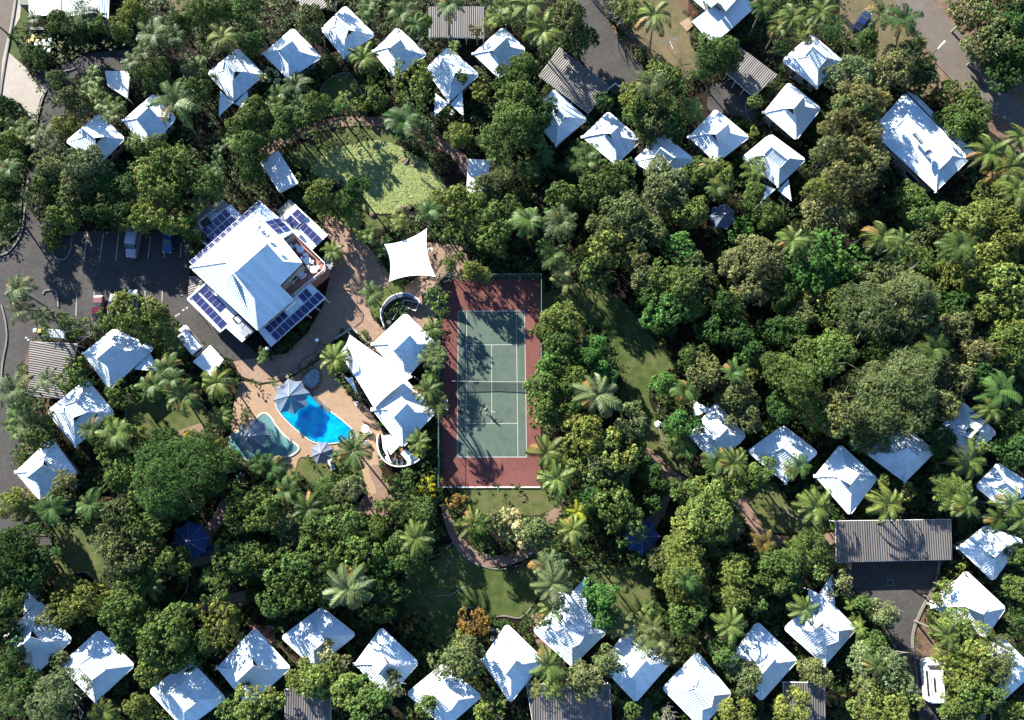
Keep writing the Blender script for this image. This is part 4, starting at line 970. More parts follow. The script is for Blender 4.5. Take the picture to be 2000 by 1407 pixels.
# ---------------------------------------------------------------- pool restaurant: two linked Dutch-gable roofs
def hall(label, N, E, S, W, z0, ridge, pitch=29, gf=.55):
    q = PL([N, E, S, W], z0); c = quad_center(q); t = thing('pool_pavilion', label, 'building', (c.x, c.y, 0), 'white pavilions beside the pool'); EXCL.append([N, E, S, W])
    A, B, Cc, D = (q if ridge == 'NE' else [q[3], q[0], q[1], q[2]])
    dutch_roof(t, A, B, Cc, D, 27, .62, 0.4, pitch2=44); box_walls(t, q, z0); return t
t1 = hall('upper white pavilion roof between the curved bench and the big sail', (792, 612), (852, 672), (790, 742), (722, 672), 3.5, 'NE')
t2 = hall('lower white pavilion roof with the round service yard at its foot', (786, 736), (850, 806), (786, 874), (722, 800), 3.4, 'NE')
# service yard with curved white wall
yc = P(786, 862)
yard = thing('service_yard', 'curved white walled yard with white benches and two fan units', 'yard', tuple(yc))
def Z6(x, y): return (730 + x / 12.79, 820 + y / 12.79)
arcp = smooth_poly([Z6(170, 370), Z6(140, 520), Z6(150, 680), Z6(210, 880), Z6(330, 1040), Z6(500, 1140), Z6(700, 1170), Z6(880, 1140), Z6(1050, 1080), Z6(1165, 1000)], False, 3)
mb = MB(); Wp = PL(arcp, 0)
for i in range(len(Wp) - 1):
    a, b_ = Wp[i], Wp[i + 1]; mb.bar(a + Vector((0, 0, 1.0)), b_ + Vector((0, 0, 1.0)), .16, 2.0)
mb.build('wall', 'trim', yard)
slab(yard, 'flat_roof', [P(*Z6(x, y), z) for x, y, z in ((270, 390, 2.6), (400, 380, 2.6), (655, 610, 2.7), (570, 720, 2.7), (420, 880, 2.5), (290, 640, 2.5))], 'trim', .12)
slab(yard, 'bench_top', [P(*Z6(x, y), 1.9) for x, y in ((190, 370), (235, 380), (290, 660), (430, 1080), (410, 1070), (230, 720))], 'white', .1)
slab(yard, 'bench_top', [P(*Z6(x, y), 1.7) for x, y in ((280, 930), (350, 900), (460, 1080), (430, 1085), (300, 990))], 'white', .1)
slab(yard, 'lean_to_roof', [P(*Z6(x, y), z) for x, y, z in ((665, 850, 2.3), (790, 735, 2.3), (1160, 990, 2.0), (900, 1120, 2.0))], 'roof', .1)
mb = MB(); mb.bar(P(*Z6(880, 880), 2.5), P(*Z6(850, 1140), 2.4), .3, .12); mb.build('beam', 'white', yard)
mb = MB(); mb.box(P(*Z6(600, 1055), .6), (1.9, .8, 1.1), R(-14)); u = mb.build('fan_unit', 'steel', yard)
for dx in (-50, 55):
    mb = MB(); mb.lathe([(0.0, 1.19), (.3, 1.19), (.32, 1.15)], P(*Z6(600 + dx, 1055 + dx * .25), 0), 14); f_ = mb.build('fan', 'black'); f_.parent = u
mb = MB(); mb.box(P(*Z6(780, 1090), .45), (.7, .8, .9), R(15)); mb.build('bin', 'wood', yard)
mb = MB(); mb.face([(p.x, p.y, .13) for p in PL([Z6(200, 400), Z6(600, 500), Z6(900, 700), Z6(1150, 1000), Z6(700, 1160), Z6(330, 1030), Z6(160, 680)])]); mb.build('floor', 'redtile', yard)

# curved bench pavilion north of it
def Z5(x, y): return (730 + x / 12.79, 560 + y / 12.79)
pv = thing('curved_bench', 'dark curved bench wall sheltering two slatted square tables', 'bench', tuple(P(787, 610)), None)
outer = smooth_poly([Z5(305, 1060), Z5(225, 820), Z5(235, 620), Z5(400, 370), Z5(600, 260), Z5(790, 225), Z5(960, 265), Z5(1130, 370), Z5(1185, 470)], False, 4)
inner = smooth_poly([Z5(330, 1040), Z5(262, 820), Z5(285, 650), Z5(420, 470), Z5(600, 360), Z5(770, 320), Z5(930, 330), Z5(1110, 410), Z5(1165, 480)], False, 4)
wall_ = MB(); seat = MB(); O = PL(outer, 0); I = PL(inner, 0)
for i in range(len(O) - 1):
    up = Vector((0, 0, 1.9)); lo = Vector((0, 0, 1.75))
    seat.face([O[i] + up, I[i] + lo, I[i + 1] + lo, O[i + 1] + up]); seat.face([O[i + 1] + lo * .96, I[i + 1] + lo * .94, I[i] + lo * .94, O[i] + lo * .96])
    wall_.bar(O[i] + Vector((0, 0, .95)), O[i + 1] + Vector((0, 0, .95)), .12, 1.9)
seat.build('hood', 'blue', pv); wall_.build('wall', 'trim', pv)
bs = MB()
for i in range(len(O) - 1):
    ins = [I[k] + (I[k] - O[k]).normalized() * .5 for k in (i, i + 1)]; z = Vector((0, 0, .45))
    bs.face([O[i] + z, O[i + 1] + z, ins[1] + z, ins[0] + z][::-1]); bs.face([ins[0], ins[1], ins[1] + z, ins[0] + z])
bs.build('seat', 'wood', pv)
def slat_table(label, quad):
    W = [P(*Z5(x, y), .78) for x, y in quad]; c = quad_center(W); t = thing('slatted_table', label, 'table', (c.x, c.y, 0), 'slatted tables of the curved bench')
    for i in range(4):
        mb = MB(); mb.bar(W[i], W[(i + 1) % 4], .1, .07); mb.build('frame', 'trim', t)
    for i in range(9):
        f = (i + 1) / 10; mb = MB(); mb.bar(W[0].lerp(W[1], f), W[3].lerp(W[2], f), .09, .03); mb.build('slat', 'wood', t)
    for p in W:
        mb = MB(); q = p.lerp(c, .06); mb.tube([(q.x, q.y, 0.1), (q.x, q.y, .76)], .04, 6); mb.build('leg', 'trim', t)
slat_table('wider slatted table at the right end of the curved bench', [(760, 330), (1135, 400), (1040, 605), (700, 470)])
slat_table('slatted table at the left end of the curved bench', [(480, 475), (615, 550), (480, 825), (285, 755)])

# ---------------------------------------------------------------- shade sails
def sail(label, corners, zs, sag=0.10, dip=0.0, name='shade_sail', m='sail', n=22):
    W = [P(x, y, z) for (x, y), z in zip(corners, zs)]; c = quad_center(W); t = thing(name, label, 'shade sail', (c.x, c.y, 0), 'white shade sails')
    def edge(a, b, f):
        p = a.lerp(b, f); mid = 4 * f * (1 - f); return p + (c - (a + b) / 2) * Vector((1, 1, 0)).length * 0 + ((Vector((c.x, c.y, p.z)) - Vector(((a.x + b.x) / 2, (a.y + b.y) / 2, p.z)))) * sag * mid * 1.0
    A, B, D, E = W
    G_ = []
    for i in range(n + 1):
        u = i / n; row = []
        for j in range(n + 1):
            v = j / n
            p = edge(A, B, u) * (1 - v) + edge(E, D, u) * v + edge(A, E, v) * (1 - u) + edge(B, D, v) * u - (A * (1 - u) * (1 - v) + B * u * (1 - v) + E * (1 - u) * v + D * u * v)
            row.append(p)
        G_.append(row)
    mb = MB()
    for i in range(n):
        for j in range(n):
            mb.face([G_[i][j], G_[i + 1][j], G_[i + 1][j + 1], G_[i][j + 1]])
    o = mb.build('fabric', m, t)
    so = o.modifiers.new('t', 'SOLIDIFY'); so.thickness = 0.03
    for p in W:
        d = (p - c); d.z = 0; d.normalize(); q = p + d * .35; mb = MB(); mb.tube([(q.x + d.x * .3, q.y + d.y * .3, 0), (q.x, q.y, p.z + .15)], .08, 8); mb.build('mast', 'steel', t)
    return t
sail('white four pointed shade sail over the brick courtyard', [(834, 446), (851, 541), (759, 551), (750, 477)], [3.2, 4.4, 3.2, 4.4], 0.17)
sail('large white shade sail stretched from the pavilions towards the pool', [(683, 654), (806, 736), (731, 798), (662, 690)], [5.0, 6.2, 4.2, 4.0], 0.05)
sail('small white triangular sail end beside the pool garden', [(672, 735), (688, 737), (701, 772), (693, 764)], [3.0, 3.4, 2.4, 2.8], 0.15)

# ---------------------------------------------------------------- star shaped canopies
def star_canopy(label, cx, cy, r, z, sides=8, rot=0, m='blue', h=1.1, star=0.12, group='slate blue star canopies', mast=(0, 0)):
    h *= 1.3; z -= .3
    c = P(cx, cy, z); t = thing('star_canopy', label, 'umbrella', (c.x, c.y, 0), group); rr = r / SC(cy)
    top = c + Vector((0, 0, h)); pts = []
    for k in range(sides * 2):
        a = R(rot) + k * math.pi / sides; q = rr * (1 if k % 2 == 0 else math.cos(math.pi / sides) * (1 - star)); pts.append(c + Vector((q * math.cos(a), q * math.sin(a), 0)))
    for k in range(sides):
        mb = MB(); a, b_, d = pts[2 * k], pts[2 * k + 1], pts[(2 * k + 2) % (2 * sides)]
        n = 4; prev = None
        for i in range(n + 1):
            f = i / n; sagz = -0.35 * f * (1 - f) * h
            row = [top.lerp(a, f) + Vector((0, 0, sagz)), top.lerp(b_, f) + Vector((0, 0, sagz)), top.lerp(d, f) + Vector((0, 0, sagz))]
            if prev: mb.face([prev[0], row[0], row[1], prev[1]]); mb.face([prev[1], row[1], row[2], prev[2]])
            prev = row
        mb.build('gore', m, t)
    for k in range(sides):
        mb = MB(); a = pts[2 * k]; n = 4; L = [top.lerp(a, i / n) + Vector((0, 0, -0.35 * (i / n) * (1 - i / n) * h + .02)) for i in range(n + 1)]; mb.tube(L, .025, 5); mb.build('rib', 'steel', t)
    mb = MB(); mb.tube([(c.x + mast[0], c.y + mast[1], 0), tuple(top + Vector((0, 0, .15)))], .06, 8); mb.build('mast', 'trim', t)
    return t
star_canopy('slate canopy shading the top left of the blue pool', 569, 775, 36, 2.7, 8, 12)
star_canopy('slate canopy standing in the shallow turquoise pool', 493, 852, 34, 2.7, 8, 5)
star_canopy('small slate canopy on the grass between pool and palm', 629, 885, 23, 2.5, 8, 20, h=.8)
star_canopy('slate star canopy under trees at upper right', 1411, 424, 27, 2.6, 7, 30)
star_canopy('royal blue canopy over the lower left playground', 372, 1056, 38, 3.0, 8, 10, 'shady', group='royal blue canopies')
star_canopy('royal blue canopy half hidden right of the lower path', 1253, 1048, 36, 2.9, 8, 0, 'shady', group='royal blue canopies')
t = thing('play_steps', 'blue striped play steps at the corner of the blue canopy', 'play equipment', tuple(P(404, 1076)))
for i in range(5):
    mb = MB(); mb.box(P(396 + i * 4, 1079 - i * 1.5, .3 + .18 * i), (.32, 1.5, .12), R(-35)); mb.build('step', 'shady' if i % 2 else 'carblue', t)
mb = MB(); mb.bar(P(392, 1072, .1), P(412, 1066, 1.2), .08, .1); mb.bar(P(398, 1088, .1), P(418, 1080, 1.2), .08, .1); mb.build('stringer', 'shady', t)
# ---------------------------------------------------------------- plants
def crown_mesh(name, seed, rad, style):
    """a crown of leaf-sized faces gathered in clumps; rad in metres is its design size, the mesh is made at that size"""
    rs = np.random.RandomState(seed)
    nl = int({'fine': 24, 'coarse': 20, 'soft': 16, 'sprig': 22, 'bamboo': 11}[style] * (rad / 3.2) ** 1.35 * 1.25) + 7
    th = rs.uniform(0, 6.283, nl); zz = rs.uniform(-0.75, 1.0, nl); zz = np.where(zz > 0, np.abs(zz) ** 0.75, zz)
    rr = np.sqrt(np.clip(1 - zz ** 2 * .9, 0.02, 1))
    wob = 1 + 0.24 * np.sin(th * 2 + rs.uniform(0, 6)) + 0.18 * np.sin(th * 3 + rs.uniform(0, 6)) + rs.uniform(-0.35, 0.22, nl)
    d = {'fine': 0.74, 'coarse': 0.74, 'soft': 0.68, 'sprig': 0.78, 'bamboo': 0.66}[style]
    lc = np.stack([np.cos(th) * rr * rad * d * wob, np.sin(th) * rr * rad * d * wob, zz * rad * 0.66 * (1 + rs.uniform(-.35, .35, nl))], 1)
    lr = rad * rs.uniform(0.22, 0.38, nl) * {'fine': 1, 'coarse': .95, 'soft': 1.2, 'sprig': .85, 'bamboo': 1.2}[style] * (3.2 / max(rad, 2.2)) ** 0.35
    area = (lr ** 2 * 2 * math.pi).sum()
    tr_ = {'fine': 0.27, 'coarse': 0.33, 'soft': 0.30, 'sprig': 0.30, 'bamboo': 0.36}[style]      # tuft radius
    nt = int(area / (tr_ ** 2) * {'fine': .42, 'coarse': .36, 'soft': .42, 'sprig': .40, 'bamboo': .40}[style]); per = {'fine': 15, 'coarse': 14, 'soft': 20, 'sprig': 14, 'bamboo': 16}[style]
    ct = rs.uniform(0.78, 1.25, nl); pk = rs.choice(nl, nt, p=(lr ** 2) / (lr ** 2).sum())
    vt = rs.normal(size=(nt, 3)); vt[:, 2] = np.abs(vt[:, 2]) * 0.9 - 0.35; vt[:, :2] += lc[pk, :2] / rad * 0.9; vt /= np.linalg.norm(vt, axis=1)[:, None]
    tc = lc[pk] + vt * (lr[pk] * rs.uniform(.62, 1.06, nt))[:, None] * np.array([1, 1, .9])
    tt = ct[pk] * rs.choice([.6, .85, 1.0, 1.25, 1.65], nt, p=[.15, .25, .3, .2, .1]); th_ = rs.uniform(-.14, .26, nt)
    n = nt * per; k = np.repeat(np.arange(nt), per); tv = vt[k]
    v = rs.normal(size=(n, 3)) + tv * 0.9 + np.array([0, 0, .25]); v /= np.linalg.norm(v, axis=1)[:, None]
    pos = tc[k] + v * tr_ * rs.uniform(.35, 1.0, n)[:, None] * np.array([1, 1, .8]); tuft_tone = tt[k] * (0.78 + 0.30 * (v * tv).sum(1).clip(-.5, 1)); pick = pk[k]  # leaf tone grows darker towards the inner side of its tuft
    s = {'fine': 0.19, 'coarse': 0.27, 'soft': 0.165, 'sprig': 0.38, 'bamboo': 0.40}[style]
    long_ = rs.uniform(0.7, 1.35, n) * s; wid = long_ * {'fine': 0.60, 'coarse': .48, 'soft': 0.50, 'sprig': 0.22, 'bamboo': 0.20}[style]
    ax = v * (1.0 if style in ('coarse', 'sprig', 'bamboo') else .3) + rs.normal(size=(n, 3)) * (.35 if style != 'fine' else 1) + np.array([0, 0, -.15])
    nrm = v * 0.9 + rs.normal(size=(n, 3)) * 0.38 + np.array([0, 0, 0.15])
    nrm /= np.linalg.norm(nrm, axis=1)[:, None]; ax = ax - nrm * (ax * nrm).sum(1)[:, None]; ax /= np.linalg.norm(ax, axis=1)[:, None] + 1e-9
    bx = np.cross(nrm, ax)
    Q = np.stack([pos - ax * long_[:, None] * .5, pos - bx * wid[:, None] * .5 + ax * long_[:, None] * .08, pos + ax * long_[:, None] * .5, pos + bx * wid[:, None] * .5 + ax * long_[:, None] * .08], 1)
    t = (tuft_tone * rs.uniform(0.82, 1.18, n))[:, None]
    yel = (th_[k] + rs.uniform(-0.08, 0.08, n))[:, None]
    tone = t * np.concatenate([1 + yel, np.ones((n, 1)), 1 - yel * 0.6], 1)
    return quads_mesh(name, Q, tone, 'leaf')

def branch_mesh(name, seed, rad, style, bark='bark'):
    """limbs that reach from the fork (0,0,-h) into the crown, with twigs"""
    rs = random.Random(seed); mb = MB(); bot = Vector((0, 0, -rad * 0.75))
    nb = 6 if style != 'bare' else 8
    def limb(a, d, L, r, depth):
        pts = [a]; p = a; n = 4
        for i in range(n):
            d = (d + Vector((rs.uniform(-.25, .25), rs.uniform(-.25, .25), rs.uniform(-.05, .22)))).normalized(); p = p + d * L / n; pts.append(p)
            if depth > 0 and i > 0:
                sd_ = (d + Vector((rs.uniform(-1, 1), rs.uniform(-1, 1), rs.uniform(0, .6)))).normalized(); limb(p, sd_, L * .5, r * .5, depth - 1)
        mb.tube(pts, [r * (1 - .75 * i / n) for i in range(n + 1)], 4 if r < .08 else 5, cap=False)
    for i in range(nb):
        a = i * 6.283 / nb + rs.uniform(-.3, .3); el = rs.uniform(.35, 1.1)
        limb(bot, Vector((math.cos(a) * math.cos(el), math.sin(a) * math.cos(el), math.sin(el))), rad * rs.uniform(1.0, 1.35), .05 + .02 * rad, 2 if style == 'bare' else 1)
    return mb.mesh(name, bark)
trunk_mb = MB(); trunk_mb.tube([(0, 0, 0), (0.03, 0.02, .33), (-.02, .03, .66), (0, 0, 1)], [1.0, .8, .7, .6], 8)
TRUNK = trunk_mb.mesh('trunk', 'bark'); tb = MB(); tb.tube([(0, 0, 0), (0.03, 0.02, .33), (-.02, .03, .66), (0, 0, 1)], [1.0, .8, .7, .6], 8); TRUNK_P = tb.mesh('trunk', 'palebark')

SIZES = {'s': 1.5, 'm': 2.8, 'l': 4.6, 'x': 7.2}
CR = {}
for st in ('fine', 'coarse', 'soft', 'sprig'):
    for sk, sr in SIZES.items():
        CR[st, sk] = [crown_mesh('crown_%s' % st, 11 * q + hash((st, sk)) % 1 + {'fine': 1, 'coarse': 2, 'soft': 3, 'sprig': 4}[st] * 100 + int(sr * 10), sr, st) for q in range(3 if sk in 'sm' else 2 if sk == 'l' else 1)]
CR['soft', 'z'] = [crown_mesh('crown_soft', 777, 9.6, 'soft')]; SIZES['z'] = 9.6
CR['bamboo', 'm'] = [crown_mesh('crown_bamboo', 900 + q, 2.8, 'bamboo') for q in range(3)]
BR = {(sk, pale): [branch_mesh('limbs', q + 40, sr * .9, 'std', 'palebark' if pale else 'bark') for q in range(2)] for sk, sr in SIZES.items() for pale in (0, 1)}
BARE = [branch_mesh('limbs', 70 + q, 2.2, 'bare', 'palebark') for q in range(2)]

# palm fronds -----------------------------------------------------------
def frond_mesh(name, seed, L=2.9, droop=1.0, leaf=0.46, n=30, vee=0.5, plume=0.0):
    rs = np.random.RandomState(seed); ts = np.linspace(0.10, 1, n); el0 = 0.75
    ang = el0 - (1.15 + droop * 0.95) * ts ** 1.25; px = np.cumsum(np.cos(ang)) * L / n; pz = np.cumsum(np.sin(ang)) * L / n
    side = 0.14 * rs.uniform(-1, 1) * ts ** 2 * L; py = side
    mb = MB(); Q = []; tone = []
    pts = np.stack([px, py, pz], 1)
    def q4(a, b, w, nrm):
        d = (b - a); bx = np.cross(d, nrm); bx /= np.linalg.norm(bx) + 1e-9; Q.append([a - bx * w * .3, a + (b - a) * .4 - bx * w * .5, b, a + (b - a) * .4 + bx * w * .5])
    for i in range(n - 1):      # rachis
        d = pts[i + 1] - pts[i]; Q.append([pts[i] + [0, -.03, 0.01], pts[i + 1] + [0, -.02, 0.01], pts[i + 1] + [0, .02, 0.01], pts[i] + [0, .03, 0.01]]); tone.append([1.5, 1.35, .8])
    for i in range(2, n):
        d = pts[i] - pts[i - 1]; d /= np.linalg.norm(d); f = ts[i]; ll = leaf * (0.45 + 1.1 * math.sin(min(1, f * 1.02) * math.pi) ** .6) * rs.uniform(.85, 1.1) * (1 - .25 * f)
        for s in (-1, 1):
            for rep in range(2):
                if rs.rand() < .08: continue
                up = vee * rs.uniform(.4, 1.3) if plume == 0 else rs.uniform(-1, 1) * 1.2
                dirv = np.array([d[0] * .55, s * 1.0, d[2] * .55 + up * .5]); dirv += rs.normal(size=3) * .08; dirv /= np.linalg.norm(dirv)
                a = pts[i] - d * (L / n) * rep * .5; b = a + dirv * ll + np.array([0, 0, -ll * .30])
                q4(a, b, 0.062, np.array([0, -s * up * .5, 1.0])); k = rs.uniform(.75, 1.25); tone.append([k * (1 + rs.uniform(-.1, .15)), k, k * .95])
    return quads_mesh(name, np.array(Q), np.array(tone), 'frond')
FR = {'feather': [frond_mesh('frond', 5 + q, 2.9, .8 + .3 * q) for q in range(3)], 'arch': [frond_mesh('frond', 25 + q, 3.0, 1.2, .48, vee=-.3) for q in range(2)],
      'plume': [frond_mesh('frond', 45 + q, 2.9, .7 + .4 * q, .55, 34, plume=1) for q in range(2)], 'cane': [frond_mesh('frond', 65 + q, 1.9, 1.0 + .2 * q, .36, 18, .7) for q in range(3)]}
pt = MB(); pt.tube([(0, 0, 0), (0, 0, .04), (0, 0, .5), (0, 0, .9), (0, 0, 1)], [1.5, 1.0, .85, .75, .9], 8); PTRUNK = pt.mesh('trunk', 'palmbark')
cs = MB(); cs.tube([(0, 0, -.9), (0, 0, -.4), (0, 0, 0.05)], [.14, .17, .09], 8); CSHAFT = cs.mesh('crownshaft', 'frond')
at = CSHAFT.attributes.new('tone', 'FLOAT_COLOR', 'POINT'); at.data.foreach_set('color', np.tile([1.2, 1.2, .9, 1], len(CSHAFT.vertices)).astype(np.float32))

COL = {'g': (0.066, 0.112, 0.028), 'd': (0.032, 0.074, 0.018), 'y': (0.108, 0.148, 0.036), 'o': (0.086, 0.114, 0.042), 's': (0.105, 0.142, 0.062),
       'b': (0.112, 0.128, 0.052), 'l': (0.23, 0.24, 0.020), 'r': (0.15, 0.105, 0.028), 'w': (0.32, 0.34, 0.17), 'e': (0.050, 0.125, 0.028)}
CW = {'g': 'green', 'd': 'dark green', 'y': 'yellow green', 'o': 'olive', 's': 'silvery green', 'b': 'brownish', 'l': 'bright yellow', 'r': 'rusty', 'w': 'cream flowered', 'e': 'rich green'}
trs = random.Random(5)
PLANTS = []
def shade_color(ck):
    c = COL[ck]; k = trs.uniform(.82, 1.2); h = trs.uniform(-.10, .10)
    return (c[0] * k * (1 + h), c[1] * k, c[2] * k * (1 - h * .5), 1)
def mk(name, mesh, parent, loc, rot, scale, color=None):
    o = bpy.data.objects.new(name, mesh); C.objects.link(o); o.parent = parent; o.location = loc; o.rotation_euler = rot; o.scale = scale
    if color: o.color = color
    return o
def root(name, x, y, kind, ck, px, py, r, grp):
    t = bpy.data.objects.new(name, None); C.objects.link(t); t.location = (x, y, 0); PLANTS.append([t, kind, ck, px, py, r, grp]); return t
def tree(style, ck, px, py, r, h=None):
    rm = r / SC(py); h = h or min(13, 3.3 + rm * 1.25)
    rm *= (CAM_Z - h) / CAM_Z * 1.0
    zc = max(h - rm * .62, rm * .45); c = P(px, py, zc)
    sk = 's' if rm < 1.95 else ('m' if rm < 3.8 else 'l' if rm < 6 else 'z' if rm > 8 and style == 'soft' else 'x')
    kind = {'fine': 'fine leaved tree', 'coarse': 'broad leaved tree', 'soft': 'fluffy crowned tree', 'sprig': 'spiky leaved tree'}[style]
    t = root({'fine': 'leafy_tree', 'coarse': 'broadleaf_tree', 'soft': 'fluffy_tree', 'sprig': 'sprig_tree'}[style], c.x, c.y, kind, ck, px, py, r, 'trees of the resort garden')
    k = rm / SIZES[sk]; col = shade_color(ck)
    mk('crown', trs.choice(CR[style, sk]), t, (0, 0, zc), (0, 0, trs.uniform(0, 6.28)), (k, k * trs.uniform(.9, 1.1), k * trs.uniform(.9, 1.15)), col)
    pale = 1 if ck in 'sbo' else 0
    mk('limb', trs.choice(BR[sk, pale]), t, (0, 0, zc), (0, 0, trs.uniform(0, 6.28)), (k * (1.06 if pale else .95),) * 3)
    mk('trunk', TRUNK_P if pale else TRUNK, t, (0, 0, 0), (0, 0, trs.uniform(0, 6)), (.12 + .03 * rm, .12 + .03 * rm, max(.3, zc - rm * .6)))
def bare(ck, px, py, r, h=None):
    rm = r / SC(py); h = h or 5; zc = h - rm * .6; c = P(px, py, zc)
    t = root('bare_tree', c.x, c.y, 'bare twiggy tree', ck, px, py, r, 'bare trees'); k = rm / 2.2
    mk('limb', BARE[0], t, (0, 0, zc), (0, 0, trs.uniform(0, 6.28)), (k, k, k)); mk('limb', BARE[1], t, (0, 0, zc), (0, 0, trs.uniform(0, 6.28)), (k, k, k))
    mk('crown', CR['sprig', 's'][0], t, (0, 0, zc - .2), (0, 0, 1), (k * .9, k * .9, k * .6), shade_color(ck))
    mk('trunk', TRUNK_P, t, (0, 0, 0), (0, 0, 0), (.12, .12, max(.3, zc - rm * .6)))
def shrub(style, ck, px, py, r, h=None):
    rm = r / SC(py); h = h or min(3.2, rm * 1.3 + .3); zc = h * .35; c = P(px, py, zc); sk = 's' if rm < 2.1 else 'm'
    t = root('shrub', c.x, c.y, 'rounded shrub' if style != 'sprig' else 'spiky shrub', ck, px, py, r, 'garden shrubs'); k = rm / SIZES[sk]
    mk('foliage', trs.choice(CR[style, sk]), t, (0, 0, zc), (0, 0, trs.uniform(0, 6.28)), (k, k, (h - zc) / (SIZES[sk] * .85)), shade_color(ck))
    mk('stem', TRUNK, t, (0, 0, 0), (0, 0, 0), (.07, .07, zc + .2))
def palm(style, ck, px, py, r, h=None, base=None, nf=None, dead=0):
    h = h or trs.uniform(7.5, 9.5); c = P(px, py, h)
    b = P(*base, 0) if base else Vector((c.x + trs.uniform(-.5, .5), c.y + trs.uniform(-.5, .5), 0))
    t = root('palm_tree', b.x, b.y, {'feather': 'feather palm', 'arch': 'arching palm', 'plume': 'plumed palm'}[style], ck, px, py, r, 'palms of the resort garden')
    k = (r / SC(py)) / 2.75 * (CAM_Z - h) / CAM_Z; off = Vector((c.x - b.x, c.y - b.y, h)); L = off.length; pk_ = trs.uniform(.62, .85)
    rot = off.to_track_quat('Z', 'Y').to_euler()
    mk('trunk', PTRUNK, t, (0, 0, 0), rot, (.15, .15, L)); mk('crownshaft', CSHAFT, t, off, rot, (1, 1, 1), (.09, .12, .035, 1))
    nf = nf or trs.randint(12, 15); a0 = trs.uniform(0, 6.28); col = shade_color(ck)
    for i in range(nf):
        f = (i * 0.618) % 1; tilt = -0.75 + 1.35 * (i / nf)     # inner fronds stand up, outer ones hang
        kk = k * trs.uniform(.88, 1.28); cc = col
        if i >= nf - 3 and trs.random() < .5: cc = (.16, .105, .035, 1)
        else: q = trs.uniform(.8, 1.15) * pk_; cc = (col[0] * q * .92, col[1] * q, col[2] * q, 1)
        mk('frond', trs.choice(FR[style]), t, off, Euler((trs.uniform(-.15, .15), tilt * .75, a0 + i * 2.39996)), (kk, kk, kk), cc)
def canes(ck, px, py, r, h=None):
    """clumping cane palm: several slim stems with short fronds"""
    h = h or trs.uniform(3.8, 5.2); c = P(px, py, h); t = root('cane_palm', c.x, c.y, 'clumping cane palm', ck, px, py, r, 'clumping cane palms')
    rm = r / SC(py) * (CAM_Z - h) / CAM_Z; ns = max(3, min(7, int(rm * 2))); col = shade_color(ck)
    for s in range(ns):
        a = s * 6.283 / ns + trs.uniform(-.4, .4); d = rm * (.45 if s else .0) * trs.uniform(.7, 1.25); hh = h * trs.uniform(.75, 1.05)
        off = Vector((math.cos(a) * d, math.sin(a) * d, hh)); b0 = Vector((off.x * .3, off.y * .3, 0)); v = off - b0
        mk('stem', PTRUNK, t, b0, v.to_track_quat('Z', 'Y').to_euler(), (.05, .05, v.length))
        for i in range(8):
            kk = rm / 2.7 * trs.uniform(.8, 1.15); q = trs.uniform(.8, 1.2)
            mk('frond', trs.choice(FR['cane']), t, off, Euler((trs.uniform(-.2, .2), -.75 + 1.1 * i / 8, a + i * 2.4 + trs.uniform(-.3, .3))), (kk, kk, kk), (col[0] * q, col[1] * q, col[2] * q, 1))
def bamboo(ck, px, py, r, h=9):
    rm = r / SC(py) * (CAM_Z - h) / CAM_Z; c = P(px, py, h - rm * .5); t = root('bamboo_clump', c.x, c.y, 'tall bamboo clump', ck, px, py, r, 'bamboo beside the long house'); k = rm / 2.8
    mk('crown', trs.choice(CR['bamboo', 'm']), t, (0, 0, h - rm * .6), (0, 0, trs.uniform(0, 6)), (k, k, k * 1.3), shade_color(ck))
    for i in range(5):
        a = i * 1.256; b0 = Vector((math.cos(a) * .5, math.sin(a) * .5, 0)); e_ = Vector((math.cos(a) * rm * .6, math.sin(a) * rm * .6, h)); v = e_ - b0
        mk('culm', PTRUNK, t, b0, v.to_track_quat('Z', 'Y').to_euler(), (.05, .05, v.length), )

